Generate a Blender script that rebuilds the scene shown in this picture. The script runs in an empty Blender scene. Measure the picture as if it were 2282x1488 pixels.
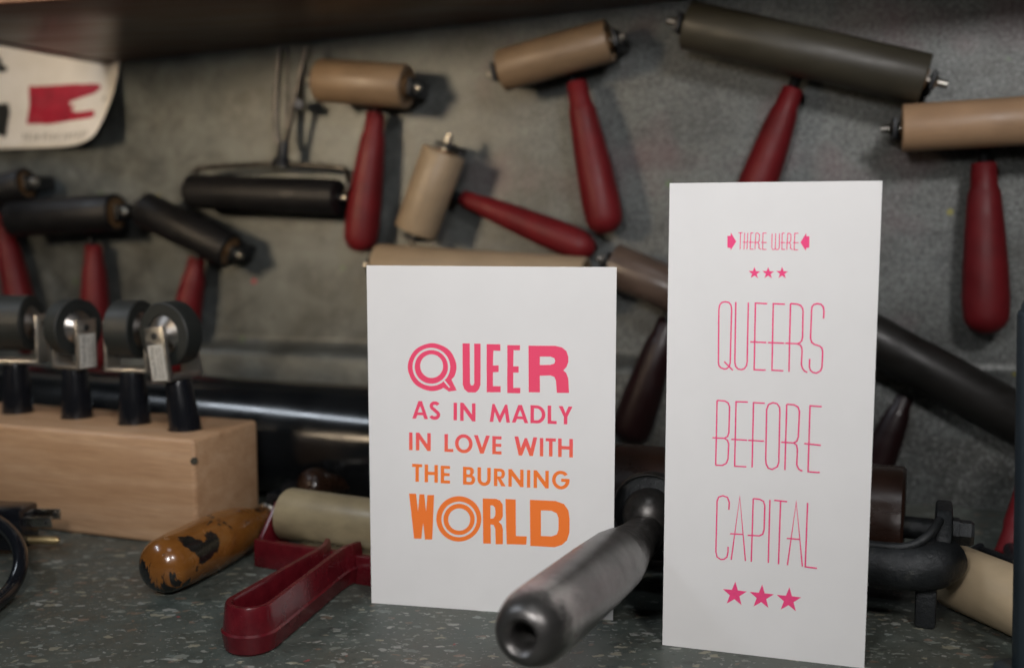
import bpy, bmesh, math, random
from math import radians, sin, cos, tan, pi, sqrt
from mathutils import Vector, Matrix
from mathutils.geometry import tessellate_polygon
random.seed(7)
S = bpy.context.scene
C = S.collection

# ------------------------------------------------------------------ camera
F = 2300.0; CX, CY = 1141.0, 744.0; PITCH = radians(6.04); H = 0.1985
FW = Vector((0, cos(PITCH), -sin(PITCH))); UP = Vector((0, sin(PITCH), cos(PITCH))); RT = Vector((1, 0, 0))
CAM = Vector((0, 0, H))
cd = bpy.data.cameras.new('camera'); cam = bpy.data.objects.new('camera', cd); C.objects.link(cam)
cam.location = CAM; cam.rotation_euler = (pi / 2 - PITCH, 0, 0)
cd.sensor_width = 36; cd.lens = 36 * F / 2282; cd.clip_start = 0.01; cd.clip_end = 50
cd.dof.use_dof = True; cd.dof.focus_distance = 0.495; cd.dof.aperture_fstop = 5.2
S.camera = cam

# ------------------------------------------------------------------ world and lamps
w = bpy.data.worlds.new('World'); S.world = w; w.use_nodes = True
w.node_tree.nodes['Background'].inputs[0].default_value = (0.85, 0.95, 1.0, 1)
w.node_tree.nodes['Background'].inputs[1].default_value = 0.010
def lamp(name, loc, target, power, size, col, spread=None, size_y=None):
    l = bpy.data.lights.new(name, 'AREA'); l.energy = power; l.color = col
    l.shape = 'RECTANGLE' if size_y else 'DISK'; l.size = size
    if size_y: l.size_y = size_y
    if spread: l.spread = radians(spread)
    o = bpy.data.objects.new(name, l); C.objects.link(o); o.location = loc
    o.rotation_euler = (Vector(target) - Vector(loc)).to_track_quat('-Z', 'Y').to_euler()
    return o
lamp('warm_desk_lamp', (-0.76, 0.10, 0.41), (-0.22, 0.90, 0.41), 0.76, 0.17, (1.0, 0.78, 0.54), spread=58)
lamp('ceiling_strip_lamp', (-1.12, 0.40, 1.25), (-0.15, 0.75, 0.06), 5.0, 0.70, (0.82, 0.90, 1.0), size_y=0.035)
lamp('room_ceiling_lamp', (-0.02, 0.10, 1.30), (0.05, 0.55, 0.1), 0.9, 0.30, (0.95, 0.97, 1.0))
lamp('front_lamp', (0.22, -0.10, 0.57), (0.14, 0.80, 0.32), 1.30, 0.13, (1.0, 0.97, 0.96), spread=116)
lamp('card_fill_lamp', (-0.10, 0.02, 0.345), (-0.05, 0.50, 0.07), 0.53, 0.10, (1.0, 0.975, 0.965), spread=110)  # added low frontal fill that brightens the cards
S.view_settings.view_transform = 'Standard'; S.view_settings.look = 'None'
S.view_settings.exposure = 0.0; S.view_settings.gamma = 1.0

# ------------------------------------------------------------------ measuring helpers (photo pixel -> place in the room)
def ray(px, py): return (FW + RT * ((px - CX) / F) + UP * ((CY - py) / F))
def at_z(px, py, z=0.0):
    r = ray(px, py); return CAM + r * ((z - H) / r.z)
def at_y(px, py, Y):
    r = ray(px, py); return CAM + r * (Y / r.y)
WP = Vector((-0.12, 0.885, 0)); WYAW = radians(18.4)
WT = Vector((cos(WYAW), -sin(WYAW), 0)); WN = Vector((-sin(WYAW), -cos(WYAW), 0)); ZU = Vector((0, 0, 1))
def at_wall(px, py, d=0.0):
    r = ray(px, py); P = WP + WN * d
    return CAM + r * ((P - CAM).dot(WN) / r.dot(WN))
def wall_pt(s, z, d=0.0): return WP + WT * s + WN * d + ZU * z

# ------------------------------------------------------------------ materials
def lin(c): return tuple((x / 255 / 12.92 if x / 255 <= 0.04045 else ((x / 255 + 0.055) / 1.055) ** 2.4) for x in c) + (1,)
class M:
    def __init__(s, name, col=(0.5, 0.5, 0.5), rough=0.5, metal=0.0, coat=0.0, spec=0.5):
        s.m = bpy.data.materials.new(name); s.m.use_nodes = True; s.t = s.m.node_tree
        s.b = s.t.nodes['Principled BSDF']; s.x = None
        col = tuple(col)[:3] + (1,)
        s.b.inputs['Base Color'].default_value = col; s.b.inputs['Roughness'].default_value = rough
        s.b.inputs['Metallic'].default_value = metal; s.b.inputs['Coat Weight'].default_value = coat
        s.b.inputs['Specular IOR Level'].default_value = spec; s.base = col
    def n(s, t, **k):
        nd = s.t.nodes.new(t)
        for a, b in k.items(): setattr(nd, a, b)
        return nd
    def link(s, a, b): s.t.links.new(a, b)
    def co(s, scale=(1, 1, 1), rot=(0, 0, 0), kind='Object'):
        tc = s.n('ShaderNodeTexCoord'); mp = s.n('ShaderNodeMapping')
        mp.inputs['Scale'].default_value = scale; mp.inputs['Rotation'].default_value = rot
        s.link(tc.outputs[kind], mp.inputs[0]); return mp.outputs[0]
    def noise(s, co, scale, detail=4, rough=0.6, dist=0.0):
        n = s.n('ShaderNodeTexNoise'); n.inputs['Scale'].default_value = scale; n.inputs['Detail'].default_value = detail
        n.inputs['Roughness'].default_value = rough; n.inputs['Distortion'].default_value = dist
        s.link(co, n.inputs['Vector']); return n.outputs['Fac']
    def ramp(s, fac, stops, const=False):
        r = s.n('ShaderNodeValToRGB'); s.link(fac, r.inputs[0]); e = r.color_ramp.elements
        if const: r.color_ramp.interpolation = 'CONSTANT'
        while len(e) < len(stops): e.new(0.5)
        for k, (p, c) in enumerate(stops):
            e[k].position = p; e[k].color = (c, c, c, 1) if isinstance(c, (int, float)) else tuple(c)[:3] + (1,)
        return r.outputs[0]
    def mix(s, fac, a, b, blend='MIX'):
        m = s.n('ShaderNodeMix', data_type='RGBA', blend_type=blend)
        for sock, v in ((m.inputs[0], fac), (m.inputs[6], a), (m.inputs[7], b)):
            if hasattr(v, 'is_linked'): s.link(v, sock)
            elif isinstance(v, (int, float)): sock.default_value = v
            else: sock.default_value = tuple(v)[:3] + (1,)
        return m.outputs[2]
    def math(s, op, a, b=0.0, c=None):
        m = s.n('ShaderNodeMath', operation=op)
        for k, v in enumerate((a, b) if c is None else (a, b, c)):
            if hasattr(v, 'is_linked'): s.link(v, m.inputs[k])
            else: m.inputs[k].default_value = v
        return m.outputs[0]
    def color(s, sock): s.link(sock, s.b.inputs['Base Color']); return s
    def rough(s, sock): s.link(sock, s.b.inputs['Roughness']); return s
    def bump(s, h, strength=0.3, dist=0.001):
        b = s.n('ShaderNodeBump'); b.inputs['Strength'].default_value = strength; b.inputs['Distance'].default_value = dist
        s.link(h, b.inputs['Height']); s.link(b.outputs[0], s.b.inputs['Normal']); return s
    def wear(s, scale=60, amt=0.25, rscale=80, r0=0.3, r1=0.6, bump=0.0, stretch=(1, 1, 1)):
        co = s.co(stretch); n = s.noise(co, scale, 5)
        lo = [c * (1 - amt) for c in s.base[:3]]; hi = [min(1, c * (1 + amt)) for c in s.base[:3]]
        s.color(s.ramp(n, [(0.3, lo), (0.7, hi)]))
        n2 = s.noise(co, rscale, 4); s.rough(s.ramp(n2, [(0.3, r0), (0.7, r1)]))
        if bump: s.bump(n2, bump, 0.0006)
        return s

# red plastic/painted wood handles
m_red = M('red_painted_wood', (0.13, 0.007, 0.010), 0.5, spec=0.35).wear(45, 0.22, 70, 0.42, 0.62, 0.05)
m_red_shaded = M('shaded_red_painted_wood', (0.012, 0.002, 0.0025), 0.5).wear(45, 0.3, 70, 0.3, 0.5, 0.05)  # red handles behind the cards, their shade put into the paint colour
m_redgloss = M('red_moulded_plastic', (0.16, 0.008, 0.016), 0.22, spec=0.5)
_c = m_redgloss.co(); _n = m_redgloss.noise(_c, 140, 3); _p = m_redgloss.noise(_c, 70, 5, 0.7, 1.5)
m_redgloss.color(m_redgloss.mix(m_redgloss.ramp(_p, [(0.735, 0.0), (0.75, 1.0)]), m_redgloss.ramp(_n, [(0.3, (0.075, 0.004, 0.008)), (0.7, (0.115, 0.008, 0.013))]), (0.55, 0.42, 0.08)))
m_redgloss.rough(m_redgloss.ramp(m_redgloss.noise(_c, 40, 4), [(0.3, 0.17), (0.7, 0.30)]))
def rubber(name, col, r0=0.35, r1=0.55, amt=0.14):
    return M(name, col, 0.45).wear(25, amt, 60, r0, r1, 0.04, (1, 1, 2.2))
m_tan = rubber('tan_gum_rubber', (0.42, 0.265, 0.155))
m_tan2 = rubber('brownish_gum_rubber', (0.20, 0.135, 0.08))
m_pale = rubber('pale_gum_rubber', (0.31, 0.235, 0.155))
m_cream = rubber('cream_gum_rubber', (0.29, 0.235, 0.14), 0.28, 0.5, 0.3)
m_pale_lit = rubber('lit_pale_gum_rubber', (0.50, 0.39, 0.25))  # brighter copy of the pale rubber, stronger light put into its colour
m_olive = rubber('olive_gum_rubber', (0.048, 0.043, 0.030))
m_umber = rubber('smoky_brown_rubber', (0.095, 0.065, 0.05), 0.25, 0.45, 0.3)
m_char = rubber('charcoal_rubber', (0.012, 0.0105, 0.009), 0.35, 0.6, 0.3)
m_blackrub = rubber('black_rubber', (0.006, 0.006, 0.007), 0.42, 0.62, 0.3); m_blackrub.b.inputs['Specular IOR Level'].default_value = 0.35
m_wheel = rubber('dark_green_grey_rubber', (0.016, 0.019, 0.018), 0.48, 0.62, 0.15)
m_brownroll = rubber('dark_brown_composition', (0.024, 0.011, 0.007), 0.22, 0.4, 0.3)
m_core = M('brown_roller_core', (0.16, 0.09, 0.04), 0.6).wear(90, 0.3)
m_frame = M('black_painted_steel', (0.012, 0.014, 0.017), 0.4, 0.3).wear(70, 0.3, 80, 0.3, 0.55, 0.1)
m_steel = M('plated_steel', (0.42, 0.40, 0.36), 0.28, 1.0).wear(60, 0.2, 60, 0.2, 0.4, 0.05)
m_dullsteel = M('tarnished_steel', (0.075, 0.07, 0.065), 0.30, 1.0).wear(90, 0.5, 60, 0.25, 0.5, 0.1)
m_alu = M('brushed_aluminium', (0.60, 0.58, 0.54), 0.38, 1.0).wear(120, 0.12, 60, 0.3, 0.5, 0.08, (1, 1, 8))
m_hub = M('turned_aluminium_hub', (0.48, 0.45, 0.42), 0.34, 1.0); m_hub.b.inputs['Anisotropic'].default_value = 0.6
m_hub.wear(200, 0.12, 90, 0.24, 0.4)
m_blackplastic = M('black_gloss_plastic', (0.008, 0.009, 0.012), 0.18, spec=0.5).wear(50, 0.2, 60, 0.12, 0.26)
m_tube = M('black_lacquered_tube', (0.007, 0.008, 0.009), 0.16).wear(20, 0.3, 25, 0.12, 0.24, 0.02)
m_iron = M('black_cast_iron', (0.020, 0.023, 0.025), 0.45, 0.35)
_c = m_iron.co(); _n = m_iron.noise(_c, 350, 6, 0.7); m_iron.color(m_iron.ramp(m_iron.noise(_c, 90, 6, 0.7), [(0.3, (0.012, 0.014, 0.016)), (0.62, (0.026, 0.029, 0.031)), (0.75, (0.07, 0.068, 0.06))]))
m_iron.rough(m_iron.ramp(_n, [(0.3, 0.3), (0.7, 0.55)])); m_iron.bump(_n, 0.7, 0.0010)
m_knob = M('worn_gunmetal', (0.10, 0.095, 0.09), 0.4, 0.85)
_c = m_knob.co(); _f = m_knob.noise(_c, 900, 5, 0.7); _g = m_knob.noise(_c, 55, 6, 0.65, 0.6)
_spot = m_knob.ramp(m_knob.noise(_c, 130, 2), [(0.735, 0.0), (0.75, 1.0)])
_base = m_knob.mix(m_knob.ramp(_g, [(0.35, 0.0), (0.72, 1.0)]), (0.115, 0.112, 0.108), (0.20, 0.195, 0.187))
_kt = m_knob.n('ShaderNodeVectorMath', operation='DOT_PRODUCT'); m_knob.link(_c, _kt.inputs[0]); KAX = _kt.inputs[1]
_kd = m_knob.n('ShaderNodeMath', operation='SUBTRACT'); m_knob.link(_kt.outputs['Value'], _kd.inputs[0]); KOFF = _kd.inputs[1]
_worn_glint = m_knob.ramp(m_knob.math('ADD', m_knob.math('MULTIPLY', _kd.outputs[0], 18.0), m_knob.math('MULTIPLY', m_knob.noise(_c, 160, 6, 0.75), 0.55)), [(0.16, 0.0), (0.30, 0.6), (0.40, 0.4), (0.62, 0.0)])
_front_dark = m_knob.ramp(m_knob.math('ADD', m_knob.math('MULTIPLY', _kd.outputs[0], 18.0), m_knob.math('MULTIPLY', m_knob.noise(_c, 110, 5, 0.7), 0.4)), [(0.0, 0.8), (0.10, 0.6), (0.40, 0.0)])
_base = m_knob.mix(_front_dark, _base, (0.12, 0.114, 0.11))  # front end of the handle darker
_base = m_knob.mix(_worn_glint, _base, (0.58, 0.56, 0.53))  # worn shoulder, with a lamp highlight painted into the same band
_base = m_knob.mix(m_knob.ramp(_f, [(0.62, 0.0), (0.72, 0.5)]), _base, (0.42, 0.40, 0.38))
m_knob.color(m_knob.mix(_spot, _base, (0.12, 0.008, 0.012)))
m_knob.rough(m_knob.ramp(_f, [(0.3, 0.30), (0.7, 0.42)])); m_knob.bump(_f, 0.2, 0.0004)
m_ball = M('burnished_iron', (0.11, 0.105, 0.10), 0.35, 0.85).wear(120, 0.4, 260, 0.28, 0.5, 0.25)
m_hole = M('bored_hole_metal', (0.05, 0.05, 0.05), 0.5, 0.6).wear(80, 0.3)

# orange lacquered wood with black chips
m_orange = M('orange_lacquered_wood', (0.36, 0.135, 0.02), 0.25, coat=0.4)
_c = m_orange.co((1, 1, 1)); _l = m_orange.co((1, 1, 1))
_g = m_orange.noise(_c, 40, 5, 0.6); _fine = m_orange.noise(_c, 420, 4, 0.7)
_blot = m_orange.noise(_c, 38, 7, 0.72, 0.8)
tc = m_orange.n('ShaderNodeTexCoord'); sx = m_orange.n('ShaderNodeSeparateXYZ'); m_orange.link(tc.outputs['Object'], sx.inputs[0])
_end = m_orange.ramp(m_orange.math('MULTIPLY', sx.outputs['X'], 9.0), [(0.0, 0.06), (0.06, 0.0), (0.75, 0.0), (1.0, 0.08)])
_low = m_orange.ramp(m_orange.math('MULTIPLY', m_orange.math('ADD', sx.outputs['Z'], 0.016), 31.0), [(0.0, 0.12), (0.30, 0.03), (0.6, 0.0)])
_sum = m_orange.math('ADD', m_orange.math('ADD', _blot, _end), _low)
_org = m_orange.ramp(_g, [(0.3, (0.15, 0.052, 0.010)), (0.7, (0.27, 0.108, 0.022))])
OCH = []
for _k in range(4):
    _dn = m_orange.n('ShaderNodeVectorMath', operation='DISTANCE'); m_orange.link(tc.outputs['Object'], _dn.inputs[0]); OCH.append(_dn.inputs[1])
    _bl = m_orange.ramp(m_orange.math('MULTIPLY', _dn.outputs['Value'], 100.0 / (1.0, 0.95, 0.85, 1.5)[_k]), [(0.0, 0.42), (0.35, 0.22), (1.0, 0.0)])
    _sum = m_orange.math('ADD', _sum, _bl)
_org = m_orange.mix(m_orange.ramp(_fine, [(0.66, 0.0), (0.72, 0.8)]), _org, (0.06, 0.02, 0.006))
_chip = m_orange.ramp(_sum, [(0.632, 0.0), (0.65, 1.0)])
m_orange.color(m_orange.mix(_chip, _org, (0.010, 0.010, 0.009)))
m_orange.rough(m_orange.ramp(_g, [(0.3, 0.16), (0.7, 0.3)])); m_orange.bump(m_orange.math('SUBTRACT', 1.0, _chip), 0.25, 0.0004)

# maple block
m_maple = M('maple_wood', (0.5, 0.3, 0.17), 0.45)
_c = m_maple.co((1.0, 1.0, 1.0)); _c2 = m_maple.co((9, 60, 110)); _g1 = m_maple.noise(_c2, 1.0, 5, 0.6, 0.4)
_g2 = m_maple.noise(m_maple.co((40, 600, 900)), 1.0, 3, 0.6); _g3 = m_maple.noise(_c, 22, 3)
_w = m_maple.ramp(_g1, [(0.25, (0.46, 0.27, 0.14)), (0.5, (0.60, 0.38, 0.22)), (0.75, (0.68, 0.46, 0.29))])
_w = m_maple.mix(m_maple.ramp(_g2, [(0.3, 0.0), (0.75, 0.5)]), _w, (0.26, 0.13, 0.07))
_w = m_maple.mix(m_maple.ramp(_g3, [(0.45, 0.0), (0.75, 0.3)]), _w, (0.36, 0.19, 0.10))
_sp = m_maple.noise(_c, 130, 3, 0.6)
_w = m_maple.mix(m_maple.ramp(_sp, [(0.745, 0.0), (0.765, 0.8)]), _w, (0.05, 0.03, 0.02))
m_maple.color(_w); m_maple.bump(_g2, 0.08, 0.0003)
m_knotfill = M('dark_wood_plug', (0.05, 0.045, 0.03), 0.6).wear(300, 0.4)

# bench top: green grey composite with scattered flecks
m_floor = M('speckled_bench_top', (0.06, 0.07, 0.062), 0.5)
_c = m_floor.co(); nz = m_floor.n('ShaderNodeTexNoise'); nz.inputs['Scale'].default_value = 220; nz.inputs['Detail'].default_value = 4; m_floor.link(_c, nz.inputs['Vector'])
off = m_floor.n('ShaderNodeVectorMath', operation='MULTIPLY_ADD'); m_floor.link(nz.outputs['Color'], off.inputs[0]); off.inputs[1].default_value = (0.010, 0.006, 0.0); m_floor.link(_c, off.inputs[2])
_big = m_floor.noise(_c, 9, 5, 0.6); _mid = m_floor.noise(_c, 60, 6, 0.7)
_f = m_floor.ramp(_mid, [(0.3, (0.042, 0.053, 0.047)), (0.5, (0.064, 0.079, 0.070)), (0.72, (0.100, 0.115, 0.102))])
_f = m_floor.mix(m_floor.ramp(_big, [(0.4, 0.0), (0.65, 0.55)]), _f, (0.085, 0.075, 0.055))
def flecks(base, scale, size, prob, stretch, cols, seed):
    mp = m_floor.n('ShaderNodeMapping'); mp.inputs['Location'].default_value = (seed, seed * 1.7, 0); mp.inputs['Rotation'].default_value = (0, 0, seed)
    mp.inputs['Scale'].default_value = (1, stretch, 0.0); m_floor.link(off.outputs[0], mp.inputs[0])
    v = m_floor.n('ShaderNodeTexVoronoi'); v.voronoi_dimensions = '2D'; v.inputs['Scale'].default_value = scale; v.inputs['Randomness'].default_value = 1.0
    m_floor.link(mp.outputs[0], v.inputs['Vector'])
    sep = m_floor.n('ShaderNodeSeparateColor'); m_floor.link(v.outputs['Color'], sep.inputs[0])
    on = m_floor.math('LESS_THAN', sep.outputs[0], prob)
    rad = m_floor.math('MULTIPLY', m_floor.math('ADD', sep.outputs[1], 0.25), size)
    ins = m_floor.ramp(m_floor.math('SUBTRACT', rad, v.outputs['Distance']), [(0.0, 0.0), (0.05, 1.0)])
    fac = m_floor.math('MULTIPLY', on, ins)
    n = len(cols); col = m_floor.ramp(sep.outputs[2], [(k / n, c) for k, c in enumerate(cols)], True)
    return m_floor.mix(m_floor.math('MULTIPLY', fac, 0.43), base, col)
_pal = [(0.30, 0.32, 0.28), (0.38, 0.35, 0.25), (0.20, 0.23, 0.21), (0.42, 0.42, 0.38), (0.22, 0.14, 0.09), (0.24, 0.26, 0.22), (0.02, 0.02, 0.02)]
_f = flecks(_f, 95, 0.32, 0.22, 1.8, _pal, 0.4)
_f = flecks(_f, 170, 0.36, 0.22, 1.6, _pal, 1.9)
_f = flecks(_f, 110, 0.30, 0.20, 1.7, [(0.42, 0.38, 0.27), (0.34, 0.38, 0.35), (0.46, 0.46, 0.42), (0.28, 0.18, 0.13)], 2.6)
_f = flecks(_f, 480, 0.35, 0.30, 1.2, [(0.35, 0.36, 0.33), (0.03, 0.03, 0.03), (0.25, 0.27, 0.24)], 3.1)
_f = flecks(_f, 60, 0.08, 0.05, 1.2, [(0.45, 0.03, 0.04), (0.45, 0.12, 0.08)], 4.4)
m_floor.color(_f); m_floor.rough(m_floor.ramp(_mid, [(0.3, 0.38), (0.7, 0.6)])); m_floor.bump(_mid, 0.15, 0.0008)

# galvanised sheet wall
m_wall = M('mottled_zinc_sheet', (0.2, 0.2, 0.18), 0.5, 0.30, spec=0.4)
_c = m_wall.co(); _a = m_wall.noise(_c, 7, 6, 0.62, 0.4); _b = m_wall.noise(_c, 42, 6, 0.7); _d = m_wall.noise(_c, 330, 5, 0.75)
_w = m_wall.ramp(_b, [(0.28, (0.050, 0.057, 0.057)), (0.5, (0.088, 0.097, 0.096)), (0.74, (0.19, 0.205, 0.20))])
_w = m_wall.mix(m_wall.ramp(_a, [(0.38, 0.0), (0.66, 0.45)]), _w, (0.075, 0.068, 0.05))
_big2 = m_wall.noise(m_wall.co((1, 1, 1.6)), 16, 4, 0.6, 1.0)
_w = m_wall.mix(m_wall.ramp(_big2, [(0.42, 0.0), (0.62, 0.5)]), _w, (0.15, 0.165, 0.16))
sx = m_wall.n('ShaderNodeSeparateXYZ'); m_wall.link(_c, sx.inputs[0])
_right = m_wall.ramp(m_wall.math('ADD', m_wall.math('MULTIPLY', sx.outputs['X'], 2.2), 0.28), [(0.15, 0.0), (0.75, 1.0)])
_sp = m_wall.ramp(_d, [(0.47, 0.0), (0.60, 0.85)])
_w = m_wall.mix(m_wall.math('MULTIPLY', _sp, _right), _w, (0.04, 0.039, 0.038))
_sp2 = m_wall.ramp(m_wall.noise(_c, 520, 3, 0.7), [(0.54, 0.0), (0.66, 0.6)])
_w = m_wall.mix(m_wall.math('MULTIPLY', _sp2, _right), _w, (0.34, 0.34, 0.335))
_pk = m_wall.ramp(m_wall.noise(_c, 11, 2), [(0.55, 0.0), (0.68, 0.35)])
_w = m_wall.mix(m_wall.math('MULTIPLY', _pk, _right), _w, (0.15, 0.07, 0.08))
def wdots(base, scale, size, prob, cols, seed):
    mp = m_wall.n('ShaderNodeMapping'); mp.inputs['Location'].default_value = (seed, 0, seed); m_wall.link(_c, mp.inputs[0])
    v = m_wall.n('ShaderNodeTexVoronoi'); v.inputs['Scale'].default_value = scale; m_wall.link(mp.outputs[0], v.inputs['Vector'])
    sep = m_wall.n('ShaderNodeSeparateColor'); m_wall.link(v.outputs['Color'], sep.inputs[0])
    on = m_wall.math('LESS_THAN', sep.outputs[0], prob)
    ins = m_wall.math('LESS_THAN', v.outputs['Distance'], m_wall.math('MULTIPLY', sep.outputs[1], size))
    n = len(cols); col = m_wall.ramp(sep.outputs[2], [(k / n, c) for k, c in enumerate(cols)], True)
    return m_wall.mix(m_wall.math('MULTIPLY', m_wall.math('MULTIPLY', on, ins), 0.8), base, col)
_w = wdots(_w, 60, 0.16, 0.35, [(0.05, 0.05, 0.05), (0.07, 0.05, 0.03), (0.22, 0.20, 0.04), (0.10, 0.15, 0.08), (0.3, 0.04, 0.06)], 1.3)
m_wall.color(_w); m_wall.rough(m_wall.ramp(_b, [(0.3, 0.40), (0.7, 0.52)])); m_wall.bump(_d, 0.06, 0.0004)

m_dark = M('dark_stained_wood', (0.055, 0.024, 0.015), 0.4)
_g = m_dark.noise(m_dark.co((2, 30, 60)), 3, 5, 0.6, 0.5)
m_dark.color(m_dark.ramp(_g, [(0.3, (0.040, 0.019, 0.012)), (0.7, (0.12, 0.052, 0.03))])); m_dark.rough(m_dark.ramp(_g, [(0.3, 0.28), (0.7, 0.5)]))

m_card = M('heavy_cotton_card', (0.80, 0.785, 0.755), 0.75, spec=0.2)
_c = m_card.co(); _n = m_card.noise(_c, 1500, 4, 0.7); _n2 = m_card.noise(_c, 30, 3)
m_card.color(m_card.ramp(_n2, [(0.3, (0.775, 0.765, 0.755)), (0.7, (0.805, 0.795, 0.785))])); m_card.bump(_n, 0.10, 0.0003)
m_paper = M('thin_paper', (0.70, 0.665, 0.60), 0.7, spec=0.2)
m_paper.color(m_paper.ramp(m_paper.noise(m_paper.co(), 40, 4), [(0.3, (0.66, 0.62, 0.55)), (0.7, (0.74, 0.70, 0.64))]))
m_pink = M('pink_letterpress_ink', (0.92, 0.075, 0.24), 0.6, spec=0.3).wear(400, 0.06, 200, 0.5, 0.7)
m_grad = M('pink_to_orange_ink', (0.8, 0.1, 0.1), 0.6, spec=0.3)
sx = m_grad.n('ShaderNodeSeparateXYZ'); m_grad.link(m_grad.co(), sx.inputs[0])
_z = m_grad.math('ADD', m_grad.math('DIVIDE', sx.outputs['Z'], 0.178), m_grad.math('MULTIPLY', m_grad.noise(m_grad.co(), 1200, 2), 0.02))
m_grad.color(m_grad.ramp(_z, [(0.0, (1.0, 0.225, 0.035)), (0.435, (1.0, 0.225, 0.04)), (0.485, (0.98, 0.155, 0.09)), (0.55, (0.93, 0.085, 0.17)), (1.0, (0.93, 0.072, 0.19))]))
m_redprint = M('crimson_block_print', (0.34, 0.012, 0.03), 0.6).wear(60, 0.2)
m_blackink = M('black_print_ink', (0.012, 0.012, 0.010), 0.5).wear(90, 0.4)
m_greyink = M('faded_pencil', (0.42, 0.39, 0.34), 0.7).wear(300, 0.2)
m_label = M('white_sticker', (0.55, 0.54, 0.50), 0.5).wear(200, 0.08)
m_brass = M('brass', (0.55, 0.42, 0.22), 0.3, 1.0).wear(60, 0.2)
m_post = M('grey_enamelled_post', (0.025, 0.036, 0.045), 0.35).wear(30, 0.2)
m_knobwood = M('worn_varnished_knob', (0.030, 0.014, 0.008), 0.25, coat=0.3).wear(120, 0.5, 90, 0.15, 0.4)
m_zinclip = m_wall

# ------------------------------------------------------------------ mesh helpers (world coordinates, linked relative to their thing)
def frame_of(d):
    d = Vector(d).normalized(); a = Vector((0, 0, 1)) if abs(d.z) < 0.9 else Vector((1, 0, 0))
    u = a.cross(d).normalized(); return d, u, d.cross(u).normalized()
def lathe(bm, A, B, prof, seg=40, caps=True):
    """prof: list of (t along A->B in metres, radius)"""
    A = Vector(A); d, u, v = frame_of(Vector(B) - A); rings = []
    for t, r in prof:
        if r < 1e-6: rings.append([bm.verts.new(A + d * t)])
        else: rings.append([bm.verts.new(A + d * t + (u * cos(2 * pi * k / seg) + v * sin(2 * pi * k / seg)) * r) for k in range(seg)])
    for a, b in zip(rings, rings[1:]):
        for k in range(seg):
            l = (k + 1) % seg
            if len(a) == 1 and len(b) == 1: continue
            if len(a) == 1: bm.faces.new((a[0], b[l], b[k]))
            elif len(b) == 1: bm.faces.new((a[k], a[l], b[0]))
            else: bm.faces.new((a[k], a[l], b[l], b[k]))
    if caps:
        if len(rings[0]) > 1: bm.faces.new(list(reversed(rings[0])))
        if len(rings[-1]) > 1: bm.faces.new(rings[-1])
def rod(bm, A, B, r, seg=24, r2=None, ch=None):
    L = (Vector(B) - Vector(A)).length; r2 = r if r2 is None else r2; ch = min(r, r2) * 0.15 if ch is None else ch
    lathe(bm, A, B, [(0, r - ch), (ch, r), (L - ch, r2), (L, r2 - ch)], seg)
def tube(bm, pts, r, seg=14, closed=False, sub=6):
    P = [Vector(p) for p in pts]; Q = []
    n = len(P); rng = range(n if closed else n - 1)
    for i in rng:
        p0 = P[(i - 1) % n] if closed or i > 0 else P[i]; p1 = P[i]; p2 = P[(i + 1) % n]; p3 = P[(i + 2) % n] if closed or i + 2 < n else P[(i + 1) % n]
        for k in range(sub):
            t = k / sub; Q.append(0.5 * ((2 * p1) + (p2 - p0) * t + (2 * p0 - 5 * p1 + 4 * p2 - p3) * t * t + (3 * p1 - p0 - 3 * p2 + p3) * t ** 3))
    if not closed: Q.append(P[-1])
    rings = []; prev = None; m = len(Q)
    rr = r if callable(r) else (lambda t: r)
    for i, q in enumerate(Q):
        a = Q[(i - 1) % m] if closed or i > 0 else q; b = Q[(i + 1) % m] if closed or i + 1 < m else q
        d = (b - a).normalized()
        if prev is None: _, u, v = frame_of(d)
        else: u = (prev - d * prev.dot(d)).normalized(); v = d.cross(u)
        prev = u; R = rr(i / (m - 1))
        rings.append([bm.verts.new(q + (u * cos(2 * pi * k / seg) + v * sin(2 * pi * k / seg)) * R) for k in range(seg)])
    prs = list(zip(rings, rings[1:])) + ([(rings[-1], rings[0])] if closed else [])
    for a, b in prs:
        for k in range(seg): bm.faces.new((a[k], a[(k + 1) % seg], b[(k + 1) % seg], b[k]))
    if not closed: bm.faces.new(list(reversed(rings[0]))); bm.faces.new(rings[-1])
def box(bm, c, ax, dims, bev=0.0, seg=2):
    """ax: three unit axes; dims full sizes"""
    c = Vector(c); t = bmesh.new(); vs = []
    for i in (-1, 1):
        for j in (-1, 1):
            for k in (-1, 1): vs.append(t.verts.new(c + ax[0] * i * dims[0] / 2 + ax[1] * j * dims[1] / 2 + ax[2] * k * dims[2] / 2))
    for f in ((0, 1, 3, 2), (4, 6, 7, 5), (0, 4, 5, 1), (2, 3, 7, 6), (0, 2, 6, 4), (1, 5, 7, 3)): t.faces.new([vs[q] for q in f])
    if bev: bmesh.ops.bevel(t, geom=t.edges[:], offset=bev, segments=seg, profile=0.5, affect='EDGES')
    join(bm, t)
def prism(bm, pts, ext, bev=0.0):
    """polygon (3D points) extruded by vector ext"""
    t = bmesh.new(); a = [t.verts.new(Vector(p)) for p in pts]; b = [t.verts.new(Vector(p) + ext) for p in pts]; n = len(a)
    t.faces.new(list(reversed(a))); t.faces.new(b)
    for k in range(n): t.faces.new((a[k], a[(k + 1) % n], b[(k + 1) % n], b[k]))
    bmesh.ops.recalc_face_normals(t, faces=t.faces[:])
    if bev: bmesh.ops.bevel(t, geom=t.edges[:], offset=bev, segments=2, profile=0.5, affect='EDGES')
    join(bm, t)
def join(bm, t):
    mp = {}
    for v in t.verts: mp[v] = bm.verts.new(v.co)
    for f in t.faces: bm.faces.new([mp[v] for v in f.verts])
    t.free()
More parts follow.
